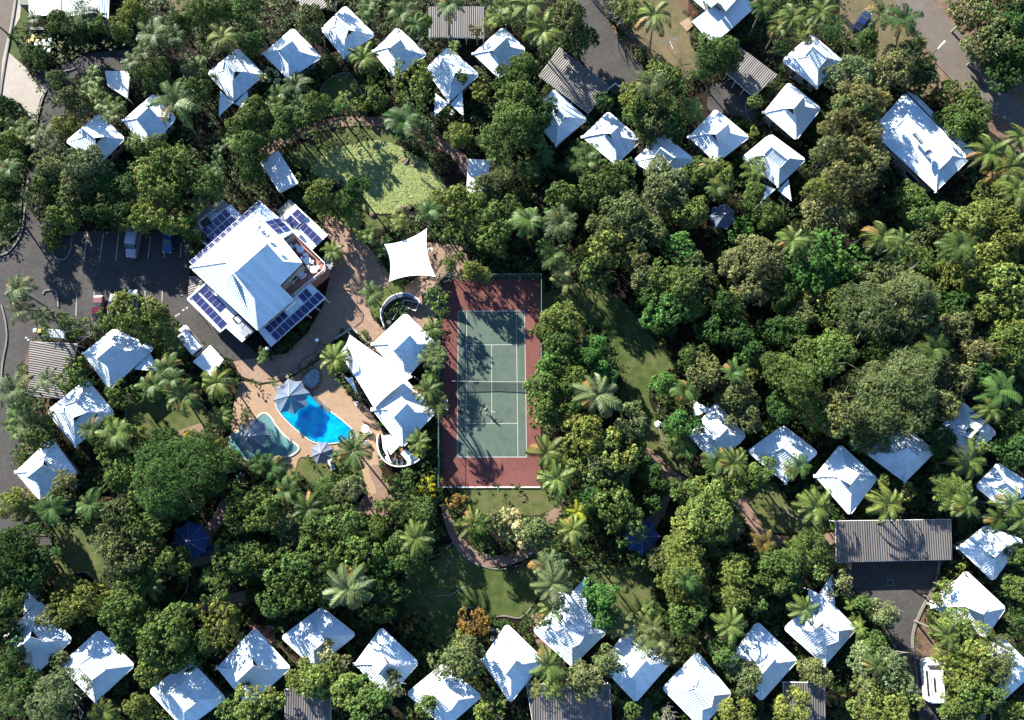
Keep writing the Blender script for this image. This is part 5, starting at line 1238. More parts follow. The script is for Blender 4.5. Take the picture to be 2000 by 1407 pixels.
TREES = """
P o 158 20 34;F g 118 48 24;P g 68 38 20 5;S g 40 72 16;S d 75 117 26;F d 150 62 26;F g 205 50 22;F y 235 62 24;F y 262 32 28;P g 300 68 36;P d 345 74 24;P y 437 74 36;G g 385 28 34;F d 350 52 25;F g 430 14 32;F g 482 22 30;F d 492 85 24;C g 303 130 22
P g 258 122 24 9 282 160;P o 281 104 22;Q g 384 122 24;Q g 362 142 18;F o 120 165 26;Q g 182 155 28;Q y 185 192 30;F o 145 198 28;S y 130 247 26 3.4;Q g 222 215 32;P g 344 202 50 14 400 291;F s 378 140 20;F g 392 170 26;F g 308 148 26;F g 280 142 20;S d 12 210 22;S s 14 236 20;Q g 42 252 30;Q o 78 268 32;F g 20 292 30;P g 18 330 28;F o 100 335 34;F s 172 330 44;F g 268 286 22;Q g 262 270 22;F g 300 288 28;P d 428 292 15 2 ;Q d 424 322 26;F y 340 330 44;C y 300 345 34;F g 478 240 28;Q g 455 270 28;F g 490 290 32;S d 30 270 22
F o 606 45 32;F s 650 6 22;Q g 718 22 30;P g 785 28 38;P d 812 50 26;F g 822 44 22;P g 876 12 30 11 878 82;Q g 985 18 38;Q y 962 32 26;F b 930 62 14;Q g 888 85 20;P y 712 115 36 5;C y 806 163 44;S d 642 122 18;C w 528 152 18 4;P d 578 168 34 3;P g 545 185 28 3;C y 680 202 20;S g 716 205 18;S d 742 210 18;F g 620 205 26 7;F d 668 222 20 6;F g 735 190 20 6;F g 545 262 20 6;F d 590 245 20 7;S g 728 172 20;Q g 535 212 30;Q d 592 212 36;F g 560 235 28;F g 500 218 26;P d 790 240 42 6;Q d 835 258 34;F y 896 264 26;F y 940 180 22;F g 985 165 26;F g 1012 208 46;F g 1000 252 54;F d 1040 225 40;Q g 975 300 30;Q g 512 250 28;S g 600 350 20;F d 490 335 24;F g 905 150 14;S o 940 165 16
P y 1030 12 40 10;P y 1062 62 42 9;F o 1106 50 44;F d 1132 78 30;F g 1020 132 26;F g 1008 160 24;T s 1200 22 34;F g 1235 26 26;P y 1278 30 42 11 1268 102;S o 1250 105 16;F y 1288 168 42;P o 1270 165 34 10;F y 1242 198 34;F g 1250 222 30;F d 1180 206 20;F d 1376 125 26;F g 1402 100 34;F g 1428 118 24;Q y 1356 214 30;F o 1268 238 30;P g 1265 266 28 4;F d 1310 248 26;S g 1440 240 14;Q g 1142 308 40;C g 1165 352 38;C g 1205 350 34;F s 1282 335 26;F g 1366 332 26;F y 1412 345 24;P y 1385 322 26;F y 1476 200 18;S y 1465 262 15;Q g 1478 325 34;Q g 1070 300 26;Q d 1040 330 30
P y 1547 36 36;P y 1602 26 34;P y 1520 52 28;P g 1490 14 28;F g 1522 92 22;Q y 1575 60 30;P d 1626 52 26 4;P o 1722 26 38;P d 1762 40 38 10 1745 110;F d 1694 85 24;F g 1700 70 18;F o 1768 122 42 7;F b 1738 148 42;F s 1662 145 38;T b 1636 158 24;F d 1800 148 34 6;B b 1668 180 32;B b 1700 205 34;B o 1662 215 34;B b 1640 250 34;B b 1690 258 34;B b 1625 300 34;B b 1665 310 36;B b 1705 310 32;B b 1640 350 30;B b 1688 350 30;F o 1900 22 44;F o 1972 14 40;F o 1932 90 44;F d 1962 60 44;F d 1990 112 42;F g 1872 212 42 5.5;F g 1850 232 24 5;F g 1902 232 32;P y 1928 300 42;P y 1972 328 46;P y 1992 268 36;P y 1985 372 40;F g 1880 250 30;F d 1960 130 40;F d 1990 40 40
F d 10 368 28;F d 12 425 30;F g 95 372 34;F o 88 408 32;F s 150 372 36;F y 128 420 34;F d 182 412 26;F d 215 410 28;F d 248 420 26;F y 320 368 46;C y 335 420 46;Q y 298 388 36;C y 290 430 32;F g 408 362 32;F s 398 390 22;C l 102 464 16 2.5;C y 108 480 14 2.5;P o 35 565 32 10 90 600;P o 42 608 28 9 95 605;P g 82 620 24 6;Q g 88 642 18;T s 168 636 26;F g 134 630 20;F y 265 612 42;F g 212 620 22;F y 300 640 30;S g 322 662 24;Q g 345 680 26;Q g 330 650 22;F d 370 450 24;S g 150 650 18;F g 30 350 22;F d 200 350 30;F d 240 372 30
F y 632 384 32;F d 672 396 26;F d 702 372 26;Q y 690 428 30;P y 650 492 28 3;S y 632 420 15;Q y 775 430 26;Q g 722 458 26;Q d 748 482 26;P g 838 412 30 6;C y 868 398 28;C y 898 396 36;C y 895 438 28;P y 876 456 15 3;F o 958 365 28;F o 985 345 24;C g 975 430 40;C g 962 472 30;T s 880 530 20 4;F y 925 530 26;Q y 952 540 18;C g 852 580 22;C g 862 604 18;P g 728 575 26 4.5;S g 746 612 14;S g 710 655 11;P y 846 642 24 4;P y 655 702 34 5;S d 556 672 15;S d 592 640 12;S d 575 655 12;Q g 512 695 18;Q o 846 695 32;F g 1000 420 26;F y 935 400 28;F g 885 512 20
C g 1090 392 32;C y 1105 385 24;C g 1150 372 30;F s 1285 380 36;F s 1320 362 34;F y 1350 418 32;P g 1400 368 26;C e 1450 448 26 4;F g 1472 380 26;P g 1035 430 38;P o 1095 438 38;F o 1212 420 44;F o 1262 455 38;F o 1175 452 30;C y 1190 488 40;C g 1168 530 36;C y 1152 500 26;P g 1080 500 30 6;Q o 1100 535 36;Q d 1070 480 30;C e 1325 488 34;F o 1355 525 32;F b 1240 508 30;F b 1262 545 30;F g 1320 560 48;C e 1302 608 42;F o 1368 550 30;F y 1360 600 26;F b 1475 508 50;F b 1460 556 42;F b 1432 520 28;F y 1086 628 38;F y 1108 640 30;F g 1095 682 40;C e 1085 722 38;F e 1162 680 26;F e 1140 705 30;F e 1178 722 26;F g 1350 695 28;F d 1440 650 34;F d 1422 600 34;F d 1268 578 28;F d 1288 628 28;F d 1470 690 34;F d 1390 650 30
F g 1502 422 28;F b 1598 412 38;F b 1640 428 26;B y 1600 368 28;P y 1548 470 36;C e 1590 495 46;C e 1650 505 44;C e 1572 542 38;F e 1620 540 36;P y 1722 465 44;P y 1755 478 36;F g 1772 388 28;F g 1792 422 30;F g 1842 422 28;F o 1800 462 28;F y 1882 438 42;F y 1950 408 48;F y 1962 462 46;F y 1930 500 42;P g 1872 480 40;F g 1790 512 34;F g 1845 508 26;F y 1852 545 34;F y 1905 532 38;F y 1962 560 48;F o 1682 562 38;F o 1742 552 44;G o 1775 590 66 12;G o 1690 615 60 11;F g 1630 600 36;F b 1750 640 40;F y 1972 622 38;F d 1860 600 30;F b 1862 642 34;F b 1902 688 38;F g 1962 662 38;P g 1822 682 38 9;F g 1622 682 46;F g 1562 690 36;F g 1702 682 38;F d 1512 650 30;F y 1930 600 34;F o 1560 620 30;F y 1580 590 24;F d 1520 580 34;F d 1540 640 30
P o 30 762 42 8;Q g 45 792 34;P o 62 828 40 5;Q g 30 830 30;F g 78 848 28;S g 88 870 20;C g 145 742 26;C y 150 718 22;P s 92 742 26 5;C g 242 772 28;P g 300 752 32;P y 362 772 40 8;P g 338 742 28;P y 425 748 38 6;P g 328 718 30;P y 432 815 28 5;Q g 478 812 22;S y 40 897 14;F g 218 852 38;P g 178 838 30;P y 228 848 36 9;Q y 270 850 28;G d 355 925 86 12;F g 290 962 50;F g 240 922 44;G d 410 930 36;F b 128 948 26;F y 30 985 30;P g 100 992 36;Q g 62 1005 30;P g 178 985 34;F o 250 1002 44;F o 262 1046 40;F o 215 1055 34;F g 300 1028 40;P l 418 882 28 3;S l 376 856 16;S g 460 905 12;F d 320 870 34;Q y 272 820 18
P d 530 915 34 4;Q d 505 905 28;Q g 575 935 24;S g 662 935 26;G g 640 965 26;P g 692 880 42 8.5 706 892;P g 602 995 38 6;P g 560 960 30 5;F g 520 1000 42;F g 470 1000 34;F s 562 1032 30;F g 622 1032 36;C g 672 1020 38;C g 692 1060 36;P y 812 1052 38 7;F s 682 955 28;C g 782 960 24;F g 792 932 22;C l 842 950 20 3;F r 888 978 20;C g 762 1000 32;F w 740 988 14;F g 820 998 28;P y 925 1022 34 6;F d 942 1035 26;C w 998 1025 28 5;F o 965 1015 24;P y 818 862 26 5;Q o 856 700 26;P y 835 765 34 7;P y 852 790 26 6;Q y 822 872 26;Q g 845 740 26;F g 735 1035 26;S g 838 975 18;Q d 745 905 10
F g 1072 802 38;F g 1062 762 38;F d 1130 772 36;P s 1168 772 50 9;F g 1115 745 34;F y 1142 852 46;F y 1192 882 48;F o 1232 832 36;F o 1178 912 42;F y 1120 905 34;F d 1242 882 28;P y 1068 885 40 7;P y 1088 935 42 7;C g 1192 980 44;C g 1218 1020 40;F d 1150 975 34;P l 1128 1000 26 6;P y 1118 1035 36;F o 1050 1042 34;C w 1020 1045 24;F e 1300 750 26;F o 1370 728 38;P g 1338 762 30;F e 1332 830 30;Q g 1312 855 24;P g 1340 878 26 4;F o 1440 772 40;F o 1452 818 34;F y 1462 735 22;P g 1432 728 28;F y 1382 1000 54;F g 1352 970 36;F y 1420 960 32;P y 1432 905 34;P g 1402 900 34;Q y 1450 895 24;F y 1345 1040 40;P b 1432 1032 28 5;P r 1490 1062 28 5;F g 1485 922 26;F d 1275 930 26;F d 1270 975 22
G g 1552 745 56 10;G o 1728 770 110 11.5;G g 1625 700 46 10;G o 1640 800 44 9;G g 1582 800 38;F b 1822 722 38;F b 1862 742 34;G o 1705 862 34;F d 1522 802 28;P g 1950 762 42;F d 1912 740 34;P y 1890 900 42;P y 1862 965 44 8;P g 1888 988 30;F y 1905 868 24;P y 1735 985 42 7;C y 1768 962 18;F y 1722 940 14;P y 1592 990 42 7;P g 1562 910 28;Q g 1548 922 22;P y 1975 985 36;P g 1950 1015 34;P y 1998 1010 34;F d 1982 882 34;F d 1988 832 34;F g 1985 700 34;P y 1935 800 34;F d 1830 860 30;F o 1835 790 36
F d 30 1075 52;F d 70 1110 40;F d 18 1120 38 6;F g 15 1170 34;G y 148 1165 46 6;F y 130 1200 30;F s 100 1205 24;F o 115 1288 22 4;C d 15 1275 38;P y 18 1300 38 4;F d 40 1345 40;G s 110 1368 60;P y 202 1392 30 5;F y 272 1382 28;F g 245 1185 44;F g 262 1222 42;F g 332 1232 50;F g 352 1280 34;F y 300 1300 32;F o 258 1085 42;F s 222 1092 22;P y 298 1140 34 5;F g 340 1095 32;F d 275 1125 28;F g 470 1092 42;C y 432 1212 42;C g 432 1150 30;Q g 405 1128 24;F g 445 1382 26;C g 455 1115 30;P g 25 1370 30;F g 400 1255 30;F d 15 1220 30
C g 560 1112 44;C g 622 1092 48;C g 702 1082 44;C g 592 1152 40;P s 680 1150 50 9;C d 742 1182 34;C g 762 1152 28;C d 732 1122 36;C g 540 1172 34;F g 522 1092 36;F g 802 1092 30;F g 782 1062 28;S r 803 1218 21 3;S y 838 1242 12;C r 927 1216 30 4;F o 900 1292 46;F y 905 1250 22;F y 628 1332 40;F y 590 1318 32;F o 665 1300 26;F y 682 1350 38;F g 722 1378 50;C y 500 1372 42;F g 830 1382 26;C y 958 1388 32;F g 640 1150 36;F y 650 1120 26;F d 760 1110 28;F o 770 1340 24;F w 640 1270 18
F e 1172 1165 30;F e 1182 1200 28;P s 1080 1140 46 8;P s 1070 1108 38 7;P y 1078 1185 34 6;F y 1058 1212 14;P y 1072 1300 38 7;Q y 1082 1335 34;Q o 1050 1345 22;F b 1142 1332 34;F o 1190 1290 28;Q o 1212 1222 34;Q o 1268 1238 44;Q o 1302 1270 36;G y 1332 1112 52;G y 1322 1082 34;G y 1352 1160 38;P g 1340 1132 28 9;G o 1290 1090 26;F g 1340 1195 36;G y 1440 1112 36;G y 1432 1172 34;P y 1425 1222 36 8;F g 1412 1268 34;F o 1452 1322 32;F y 1432 1392 32;T o 1302 1395 16;S g 1290 1400 20;F g 1235 1390 20;Q g 1270 1190 24;F g 1395 1055 26;F g 1245 1100 18
Q g 1562 1072 38;F g 1592 1062 26;F g 1532 1102 34;P y 1572 1190 34 7;F b 1645 1140 20;Q y 1665 1172 22;F g 1688 1180 22;Q y 1680 1220 24;F g 1702 1256 28;F s 1728 1198 28;F s 1692 1282 34;G s 1730 1312 48;F o 1702 1345 36;P y 1712 1300 26;C y 1722 1375 54;F o 1590 1312 28;F y 1542 1385 36;C y 1865 1112 13 3;C y 1848 1145 16;F y 1832 1172 16;F y 1858 1222 34;G y 1885 1262 50 8;G o 1925 1292 52 8;G y 1872 1312 44 8;F g 1905 1345 50;F g 1870 1385 36;P y 1850 1240 30;F g 1992 1082 26;F g 1986 1150 28;F d 1986 1218 22;F y 1985 1398 28;F g 1600 1108 24;Q o 1632 1160 16;F y 1510 1140 26;F g 1500 1100 30;F d 1540 1140 24;F g 1480 1175 22
"""
ST = {'F': 'fine', 'C': 'coarse', 'G': 'soft'}
for ent in TREES.replace('\n', ';').split(';'):
    a = ent.split()
    if not a: continue
    k, ck = a[0], a[1]; nums = [float(v) for v in a[2:]]; x, y, r = nums[:3]; h = nums[3] if len(nums) > 3 else None; base = nums[4:6] if len(nums) > 5 else None
    if k in ST:
        if (h is not None and h <= 3.5): shrub(ST[k], ck, x, y, r, h)
        else: tree(ST[k], ck, x, y, r, h)
    elif k == 'S': shrub('sprig' if trs.random() < .3 else 'coarse' if trs.random() < .5 else 'fine', ck, x, y, r, h)
    elif k == 'T': bare(ck, x, y, r, h)
    elif k == 'Q': canes(ck, x, y, r, h)
    elif k == 'B': bamboo(ck, x, y, r)
    elif k == 'P': palm({'y': 'arch', 'g': 'feather', 'd': 'feather', 'o': 'plume', 's': 'plume'}.get(ck, 'arch') if trs.random() < .75 else trs.choice(['feather', 'arch', 'plume']), ck, x, y, r, h, base)

# undergrowth that nobody could count
rs = np.random.RandomState(77); n = 46000
x = rs.uniform(-40, 2040, n); y = rs.uniform(-40, 1450, n); keep = np.ones(n, bool)
for poly in EXCL: keep &= ~inpoly(x, y, poly)
# it grows in drifts, with bare mulch between
f = np.sin(x * .021 + 1.3) * np.cos(y * .027 + .4) + .7 * np.sin(x * .057 + y * .031) * np.cos(y * .049 - x * .013) + rs.uniform(-.5, .5, n)
keep &= f > -0.75; x = x[keep]; y = y[keep]; n = len(x); print('undergrowth clumps', n)
cx, cy = PN(x, y); m = 14; size = rs.uniform(.6, 2.1, n)
ang = rs.uniform(0, 6.283, (n, m)); d = rs.uniform(0.02, .42, (n, m)) * size[:, None]; zz = rs.uniform(.1, .95, (n, m)) * size[:, None]
pos = np.stack([cx[:, None] + np.cos(ang) * d, cy[:, None] + np.sin(ang) * d, zz], 2).reshape(-1, 3); N = n * m
ax = np.stack([np.cos(ang), np.sin(ang), rs.uniform(-.3, .6, (n, m))], 2).reshape(-1, 3); ax /= np.linalg.norm(ax, axis=1)[:, None]
bx = np.cross(ax, np.array([0, 0, 1.0]) + rs.normal(size=(N, 3)) * .3); bx /= np.linalg.norm(bx, axis=1)[:, None]
ln = rs.uniform(.22, .48, N)[:, None] * np.repeat(size, m)[:, None] ** .7; w = ln * rs.uniform(.25, .6, (N, 1))
Q = np.stack([pos - ax * ln * .5, pos - bx * w * .5, pos + ax * ln * .5, pos + bx * w * .5], 1)
t = rs.uniform(.6, 1.4, (n, 1)) * (1 + rs.uniform(-.2, .2, (n, 3)) * np.array([[1.3, .3, .8]])); tone = np.repeat(t, m, 0) * rs.uniform(.85, 1.15, (N, 1))
o = bpy.data.objects.new('undergrowth', quads_mesh('undergrowth', Q, tone, 'leaf')); C.objects.link(o); o.color = (.030, .052, .013, 1)
tag(o, 'low green ground cover and ferns filling the garden beds', 'ground cover', kind='stuff')
print('tris', sum(len(m.polygons) * 2 for m in bpy.data.meshes)); print('plants', len(PLANTS), 'objects', len(bpy.data.objects))
# ---------------------------------------------------------------- vehicles
def car(name, label, px, py, heading, L=4.4, Wd=1.8, H=1.45, paint='cargrey', kind='car', group='cars parked in the car park', cat='car', pz=0.07):
    t = thing(name, label, cat, tuple(P(px, py, pz)), group); t.rotation_euler = (0, 0, R(heading))
    def prof(xs, mbx, m):   # xs: list of (x, z_low, z_high, half width low, half width high)
        prev = None
        for (x, zl, zh, wl, wh) in xs:
            zm = (zl + zh) / 2; sec = [Vector((x, -wl, zl)), Vector((x, -wl * 1.02, zm)), Vector((x, -wh, zh - .05)), Vector((x, -wh * .85, zh)), Vector((x, wh * .85, zh)), Vector((x, wh, zh - .05)), Vector((x, wl * 1.02, zm)), Vector((x, wl, zl))]
            if prev:
                for k in range(7): mbx.face([prev[k], sec[k], sec[k + 1], prev[k + 1]])
            else: mbx.face(sec[::-1])
            prev = sec
        mbx.face(prev)
    h = L / 2; w = Wd / 2; b = MB()
    if kind == 'van':
        prof([(-h, .35, H * .95, w * .94, w * .88), (-h + .15, .28, H, w, w * .92), (h - 1.35, .28, H, w, w * .92), (h - .7, .28, H * .62, w, w * .9), (h - .1, .3, H * .5, w * .93, w * .82), (h, .4, H * .42, w * .85, w * .75)], b, paint)
    else:
        prof([(-h, .35, H * .58, w * .85, w * .78), (-h + .12, .25, H * .66, w * .96, w * .88), (-h + .8, .22, H * .68, w, w * .92), (h - 1.2, .22, H * .66, w, w * .92), (h - .25, .24, H * .54, w * .94, w * .84), (h, .35, H * .45, w * .8, w * .7)], b, paint)
    o = b.build('body', paint); o.parent = t
    g = MB(); 
    if kind == 'van':
        for s in (-1, 1):
            g.box((-.3, s * (w * .985), H * .76), (L * .62, .03, H * .26))
        g.face([(h - 1.30, -w * .8, H * .97), (h - .72, -w * .84, H * .66), (h - .72, w * .84, H * .66), (h - 1.30, w * .8, H * .97)])
        g.box((-h - .005, 0, H * .72), (.03, Wd * .75, H * .3))
    else:
        z0, z1 = H * .66, H * .97; xa, xb, xc, xd = -h + .35, -h + 1.05, h - 2.05, h - 1.25
        wa, wb = w * .88, w * .70
        q = lambda x, y, z: Vector((x, y, z))
        g.face([q(xc, -wb, z1), q(xd, -wa, z0), q(xd, wa, z0), q(xc, wb, z1)]); g.face([q(xa, -wa, z0), q(xb, -wb, z1), q(xb, wb, z1), q(xa, wa, z0)])
        for s in (-1, 1): g.face([q(xa, s * wa, z0), q(xd, s * wa, z0), q(xc, s * wb, z1), q(xb, s * wb, z1)])
    o = g.build('window', 'glass'); o.parent = t
    rf = MB()
    if kind == 'car':
        rf.box(((xb + xc) / 2, 0, H * .975), (xc - xb + .06, wb * 2 + .04, .05)); o = rf.build('roof', paint); o.parent = t
    if kind == 'ute':
        rf.box((-h * .42, 0, H * .80), (L * .62, Wd * .96, H * .45)); o = rf.build('canopy', paint); o.parent = t
        rf = MB(); rf.box(((xb + xc) / 2, 0, H * .975), (xc - xb + .06, wb * 2 + .04, .05)); o = rf.build('roof', paint); o.parent = t
    for sx in (-h + .8, h - .85):
        for sy in (-1, 1):
            mb = MB(); mb.lathe([(.0, -.1), (.32, -.1), (.33, -.06), (.33, .06), (.32, .1), (.0, .1)], (0, 0, 0), 14); wo = mb.build('tyre', 'black')
            wo.parent = t; wo.location = (sx, sy * (w - .1), .33); wo.rotation_euler = (R(90), 0, 0)
            mb = MB(); mb.lathe([(.0, -.11), (.2, -.11), (.2, .11), (.0, .11)], (0, 0, 0), 10); ro = mb.build('rim', 'steel'); ro.parent = wo
    for sy in (-1, 1):
        mb = MB(); mb.box((h - .1, sy * w * .62, H * .43), (.16, .34, .12)); o = mb.build('headlight', 'white'); o.parent = t
        mb = MB(); mb.box((-h + .03, sy * w * .68, H * .5), (.08, .28, .14)); o = mb.build('tail_light', 'maroon'); o.parent = t
    return t
car('parked_ute', 'dark utility truck with a scratched silver canopy in the upper parking row', 265, 478, -95, 4.9, 1.8, 1.9, 'steel', 'ute', cat='utility truck')
car('parked_car', 'blue hatchback half under the tree in the upper parking row', 333, 472, -94, 4.3, 1.75, 1.45, 'carblue')
car('parked_car', 'maroon hatchback in the lower parking row', 196, 604, 94, 4.2, 1.75, 1.45, 'maroon')
car('parked_car', 'grey car between the maroon and the pale blue one', 227, 602, 92, 4.4, 1.8, 1.5, 'cargrey')
car('parked_car', 'pale blue car whose front end pokes out from the tree', 262, 594, 91, 4.4, 1.8, 1.5, 'carpale')
car('parked_car', 'navy car under the palms beside the upper right street', 1680, 46, 55, 4.3, 1.8, 1.45, 'carnavy', group=None)
car('parked_van', 'white minibus parked in the service lane beside the hall', 376, 667, 131, 5.2, 2.1, 2.2, 'carwhite', 'van', group=None, cat='van')
t = car('camper_van', 'white camper van in the marked bay at the lower right', 1812, 1324, 90, 6.0, 2.3, 2.6, 'carwhite', 'van', group=None, cat='camper van')
mb = MB(); mb.box((-.4, -.25, 2.68), (1.9, .5, .08)); o = mb.build('roof_box', 'trim'); o.parent = t
mb = MB(); mb.box((-.3, .45, 2.66), (2.0, .28, .07)); o = mb.build('skylight', 'dark'); o.parent = t
mb = MB()
for s in (-1, 1): mb.bar((-2.3, s * .95, 2.66), (1.4, s * .95, 2.66), .05, .08)
o = mb.build('roof_rail', 'steel'); o.parent = t

# ---------------------------------------------------------------- wheelie bins
def bin_(label, px, py, lid, rot=0, group='wheelie bins behind the dark screen', z=0.0):
    t = thing('wheelie_bin', label, 'bin', tuple(P(px, py, z)), group); t.rotation_euler = (0, 0, R(rot))
    mb = MB(); 
    lo, hi = [(-.22, -.24), (.22, -.24), (.22, .24), (-.22, .24)], [(-.29, -.33), (.29, -.33), (.29, .33), (-.29, .33)]
    for i in range(4):
        j = (i + 1) % 4; mb.face([(*lo[i], .05), (*lo[j], .05), (*hi[j], 1.0), (*hi[i], 1.0)])
    mb.face([(*p, .05) for p in lo[::-1]]); o = mb.build('body', 'wall_grey'); o.parent = t
    mb = MB(); mb.box((0, 0, 1.03), (.62, .70, .06)); mb.box((0, -.03, 1.08), (.5, .5, .05)); o = mb.build('lid', lid); o.parent = t
    mb = MB(); mb.tube([(-.3, .38, .98), (.3, .38, .98)], .025, 6); o = mb.build('handle', 'black'); o.parent = t
    for s in (-1, 1):
        mb = MB(); mb.lathe([(0, -.03), (.11, -.03), (.11, .03), (0, .03)], (0, 0, 0), 10); o = mb.build('wheel', 'black'); o.parent = t; o.location = (s * .26, .26, .11); o.rotation_euler = (0, R(90), 0)
Yb = lambda x, y: (40 + x / 17.6, 50 + y / 17.6)
for i, (x, y, l) in enumerate(((570, 500, 'y'), (710, 480, 'y'), (830, 440, 'y'), (970, 440, 'y'), (1110, 470, 'y'), (905, 540, 'y'), (540, 620, 'y'), (710, 655, 'y'), (390, 670, 'y'),
                               (930, 640, 't'), (1150, 620, 't'), (820, 750, 't'), (955, 755, 't'), (1090, 755, 't'), (670, 760, 't'), (940, 910, 't'), (1105, 975, 't'), (1500, 820, 'y'))):
    names = {0: 'leftmost yellow lid of the back bin row', 1: 'second yellow lid of the back bin row', 2: 'third yellow lid of the back bin row', 3: 'fourth yellow lid of the back bin row', 4: 'fifth yellow lid of the back bin row',
             5: 'tilted yellow lidded bin just in front of the back row', 6: 'leaf strewn yellow lidded bin of the second row', 7: 'brightest yellow lidded bin of the second row', 8: 'yellow lidded bin at the far left under leaves',
             9: 'white lidded bin right of the brightest yellow one', 10: 'pale green lidded bin at the upper right of the pale lids', 11: 'left pale green lid of the middle trio', 12: 'middle pale green lid of the middle trio', 13: 'right pale green lid of the middle trio',
             14: 'pale lidded bin half under the bush', 15: 'pale lidded bin below the middle trio', 16: 'lowest pale green lidded bin on the asphalt', 17: 'lone yellow lidded bin at the right by the bushes'}
    bin_(names[i], *Yb(x, y), 'yellow' if l == 'y' else 'teal', (i * 37) % 15 - 7)
mb = MB(); c = P(89, 67); mb.box((c.x, c.y, .9), (3.3, .5, 1.6)); 
tag(mb.build('bin_screen', 'dark'), 'dark screen standing behind the row of bins', 'screen')
bin_('dark green bin with a teal lid beside the small white roof', 76, 648, 'teal', 5, 'bins near the left carport'); bin_('yellow lidded bin beside the small white roof', 85, 649, 'yellow', 0, 'bins near the left carport')

# ---------------------------------------------------------------- furniture
def chair(label, px, py, z, rot, m='white', group=None, name='garden_chair'):
    t = thing(name, label, 'chair', tuple(P(px, py, z)), group); t.rotation_euler = (0, 0, R(rot))
    mb = MB(); mb.box((0, 0, .44), (.52, .5, .05)); o = mb.build('seat', m); o.parent = t
    mb = MB(); mb.box((0, .27, .68), (.52, .06, .46), Matrix.Rotation(R(-12), 3, 'X')); o = mb.build('backrest', m); o.parent = t
    for sx in (-1, 1):
        mb = MB(); mb.bar((sx * .27, -.22, .64), (sx * .27, .24, .66), .06, .03); o = mb.build('armrest', m); o.parent = t
        for sy in (-1, 1):
            mb = MB(); mb.bar((sx * .23, sy * .21, 0), (sx * .21, sy * .2, .43), .05, .05); o = mb.build('leg', m); o.parent = t
def round_table(label, px, py, z, r=.6, m='white', group=None):
    t = thing('round_table', label, 'table', tuple(P(px, py, z)), group)
    mb = MB(); mb.lathe([(0, .70), (r, .70), (r, .74), (0, .74)], (0, 0, 0), 20); o = mb.build('tabletop', m); o.parent = t
    for k in range(4):
        a = k * 1.57 + .78; mb = MB(); mb.bar((r * .6 * math.cos(a), r * .6 * math.sin(a), 0), (r * .5 * math.cos(a), r * .5 * math.sin(a), .7), .05, .05); o = mb.build('leg', m); o.parent = t
D = DZ
for (x, y, nm, chs) in ((563, 549, 'lower left table on the tiled terrace', ((554, 547), (561, 557), (573, 552), (567, 541))), (588, 535, 'middle table on the tiled terrace', ((579, 537), (587, 527), (596, 539), (591, 543))),
                        (602, 511, 'sunlit table in the middle of the terrace', ((594, 508), (601, 502), (611, 514), (603, 520))), (589, 490, 'bright table near the top of the terrace', ((583, 484), (596, 498))),
                        (615, 529, 'table at the outer rail of the terrace', ((622, 524), (608, 526)))):
    round_table('round white ' + nm, x, y, D, .6, 'white', 'round tables on the terrace')
    for i, (cx_, cy_) in enumerate(chs):
        side = ['left', 'above', 'right', 'below'][int(((math.degrees(math.atan2(y - cy_, cx_ - x)) + 225) % 360) // 90) * -1 % 4] if False else ('left of' if cx_ < x - 5 else 'right of' if cx_ > x + 5 else 'above' if cy_ < y else 'below')
        chair('white chair %s the %s' % (side, nm) + ('' if i < 3 else ', nearest the rail'), cx_, cy_, D, math.degrees(math.atan2(-(cy_ - y), cx_ - x)) - 90, group='terrace chairs')
chair('white lounge chair against the roof edge at the terrace top', 565, 476, D, 40, group='terrace chairs'); chair('small white chair below the lounge chair at the terrace top', 572, 484, D, 40, group='terrace chairs')
chair('white chair between the two slatted tables', 782, 605, .1, 150); chair('white chair at the lower end of the curved bench', 761, 631, .1, 60)
chair('white chair under the edge of the white sail at right', 842, 490, .1, 80); chair('white chair in the pool garden beneath the big sail', 699, 790, .1, 20)
chair('upper of two white chairs left of the net outside the court', 871, 785, .12, -90, group='court side chairs'); chair('lower of two white chairs left of the net outside the court', 872, 798, .12, -90, group='court side chairs')
chair('white chair with a towel beside the pool palm', 718, 866, .1, 30); 
round_table('round pale table in the swallowtail porch of the fifth top cabin', 884, 223, .1, .55); round_table('round pale table beside the first bottom cabin', 77, 1160, .1, .5, 'steel')
round_table('round table on the porch of the fifth slanting row cabin', 1525, 391, .1, .6, 'steel'); round_table('dark round table at the eighth bottom cabin deck', 967, 1236, .1, .5, 'dark')
chair('white chair above the dark round table of the eighth cabin', 963, 1230, .1, 40, group='chairs of the eighth cabin'); chair('white chair below the dark round table of the eighth cabin', 962, 1245, .1, 160, group='chairs of the eighth cabin'); chair('white chair right of the dark round table of the eighth cabin', 972, 1231, .1, -50, group='chairs of the eighth cabin')
round_table('oval white patio table on the deck beside the lower pavilion', 715, 838, .1, .62)
chair('white chair at the oval patio table', 723, 846, .1, -140)
